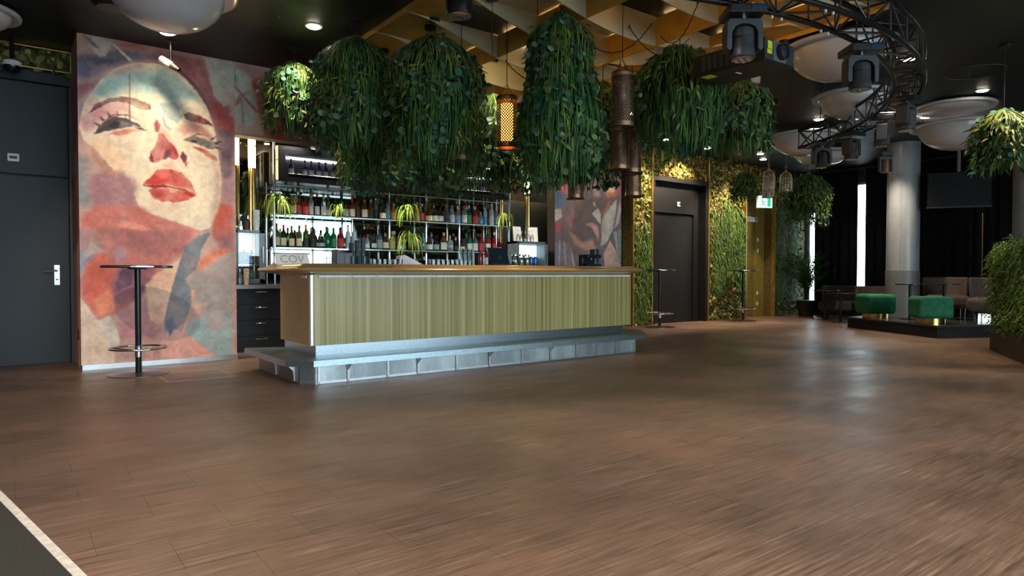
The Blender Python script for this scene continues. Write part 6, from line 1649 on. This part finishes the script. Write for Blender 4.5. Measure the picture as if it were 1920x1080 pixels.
t = thing('lit_curtain_edge', 'slim brass pole standing in for the lit edge of the curtain', 'pole', (16.0, 4.98, SG))  # light along the curtain edge, given the shape of a slim pole
B().tube([(0, 0, 0), (0, 0, 2.1)], .014, 8).build('pole', BRASS, t); B().lathe([(.12, 0), (.12, .01)], 20).build('base', BRASS, t)
t = thing('paper_scrap', 'white crumpled cloth on the floor at the stage corner', 'cloth', (12.98, 6.42, 0))
random.seed(5)
B().add([(random.uniform(-.06, .06), random.uniform(-.06, .06), 0) for _ in range(6)] + [(0, 0, .08), (.03, .01, .06)], [(0, 1, 6), (1, 2, 6), (2, 3, 7), (3, 4, 7), (4, 5, 6), (5, 0, 6), (2, 7, 6)]).build('crumple', PAPER, t)

# ------------------------------------------------------------------ hedge trough
u = Vector((-1.48, -.79, 0)).normalized(); nn = Vector((-u.y, u.x, 0)) * -1
ht = thing('hedge_trough', 'dark wooden trough packed with trailing green foliage', 'planter', (10.86, 3.28, 0), math.atan2(u.y, u.x))
# local x runs along the trough, +y away from the visible face
sgn = 1 if nn.dot(Vector((-.47, .88, 0))) > 0 else -1
B().box(0, 2.6, 0, .5, 0, .32).build('trough', M('trough_wood', (.035, .022, .014), .6, var=.3, scale=8, stretch=(1, 6, 6)), ht)
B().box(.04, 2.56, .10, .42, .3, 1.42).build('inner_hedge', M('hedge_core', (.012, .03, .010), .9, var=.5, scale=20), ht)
random.seed(17); b = B()
HG = [(.10, .20, .035), (.15, .26, .06), (.07, .15, .035), (.20, .30, .10)]
for i in range(1700):
    x = random.uniform(.0, 2.6); z = random.uniform(.50, 1.50)
    face = random.random()
    if face < .50: p = Vector((x, random.uniform(.03, .12), z)); out = Vector((0, -1, 0))
    elif face < .66: p = Vector((x, random.uniform(.40, .52), z)); out = Vector((0, 1, 0))
    elif face < .82: p = Vector((random.uniform(.02, .06), random.uniform(.05, .45), z)); out = Vector((-.5, 0, 0))
    else: p = Vector((x, random.uniform(0, .5), random.uniform(1.40, 1.52))); out = Vector((0, 0, 1))
    L = random.uniform(.12, .24)
    d = out * random.uniform(.2, .5) + Vector((random.uniform(-.5, .5), random.uniform(-.3, .3), random.uniform(-1.2, -.2)))
    pts = [p, p + d.normalized() * L * .5, p + d.normalized() * L + Vector((0, 0, -L * .35))]
    c = jit(random.choice(HG), .4)
    strip(b, pts, .014, c, .2, Vector((u.x * 0 + 1, .2, 0)))
    for q in (.35, .6, .85, 1.0):
        pp = pts[0].lerp(pts[2], q)
        for sd in (-1, 1):
            leaf(b, pp, d.normalized() * .6 + Vector((sd * .8, random.uniform(-.4, .4), 0)), out, random.uniform(.045, .08), .020, c)
b.build('foliage', LEAF, ht, kind='stuff')
# leaf box above the slate door
lb = thing('plant_box', 'gold framed wire box filled with leaves above the slate door', 'plant wall', (-.05, 9.45, 3.41))
LB = (-.05, 9.45, 3.41)
B(LB).box(-1.2, .58, 9.44, 9.498, 3.405, 3.655).build('backing', M('box_backing', (.05, .035, .012), .7), lb)
fr = B(LB).box(-1.2, .59, 9.33, 9.345, 3.40, 3.412).box(-1.2, .59, 9.33, 9.345, 3.635, 3.65).box(.575, .59, 9.33, 9.345, 3.40, 3.65)
fr.build('frame', GOLD, lb)
for x in np.arange(-1.15, .55, .10): B(LB).tube([(x, 9.335, 3.405), (x, 9.335, 3.645)], .0025, 4).build('wire', GOLD, lb)
for z in (3.48, 3.56): B(LB).tube([(-1.2, 9.333, z), (.58, 9.333, z)], .0025, 4).build('wire', GOLD, lb)
random.seed(19); b = B(LB)
for i in range(420):
    p = (random.uniform(-1.15, .55), random.uniform(9.36, 9.43), random.uniform(3.42, 3.63)); L = random.uniform(.05, .11)
    leaf(b, p, Vector((random.uniform(-1, 1), -.3, random.uniform(-1, 1))), Vector((random.uniform(-.5, .5), -1, random.uniform(-.3, .3))), L, L * .7, jit(random.choice([(.06, .12, .03), (.10, .16, .04), (.30, .27, .09), (.45, .40, .18), (.05, .09, .03)]), .35), random.random() < .5)
b.build('leaves', LEAF, lb, kind='stuff')
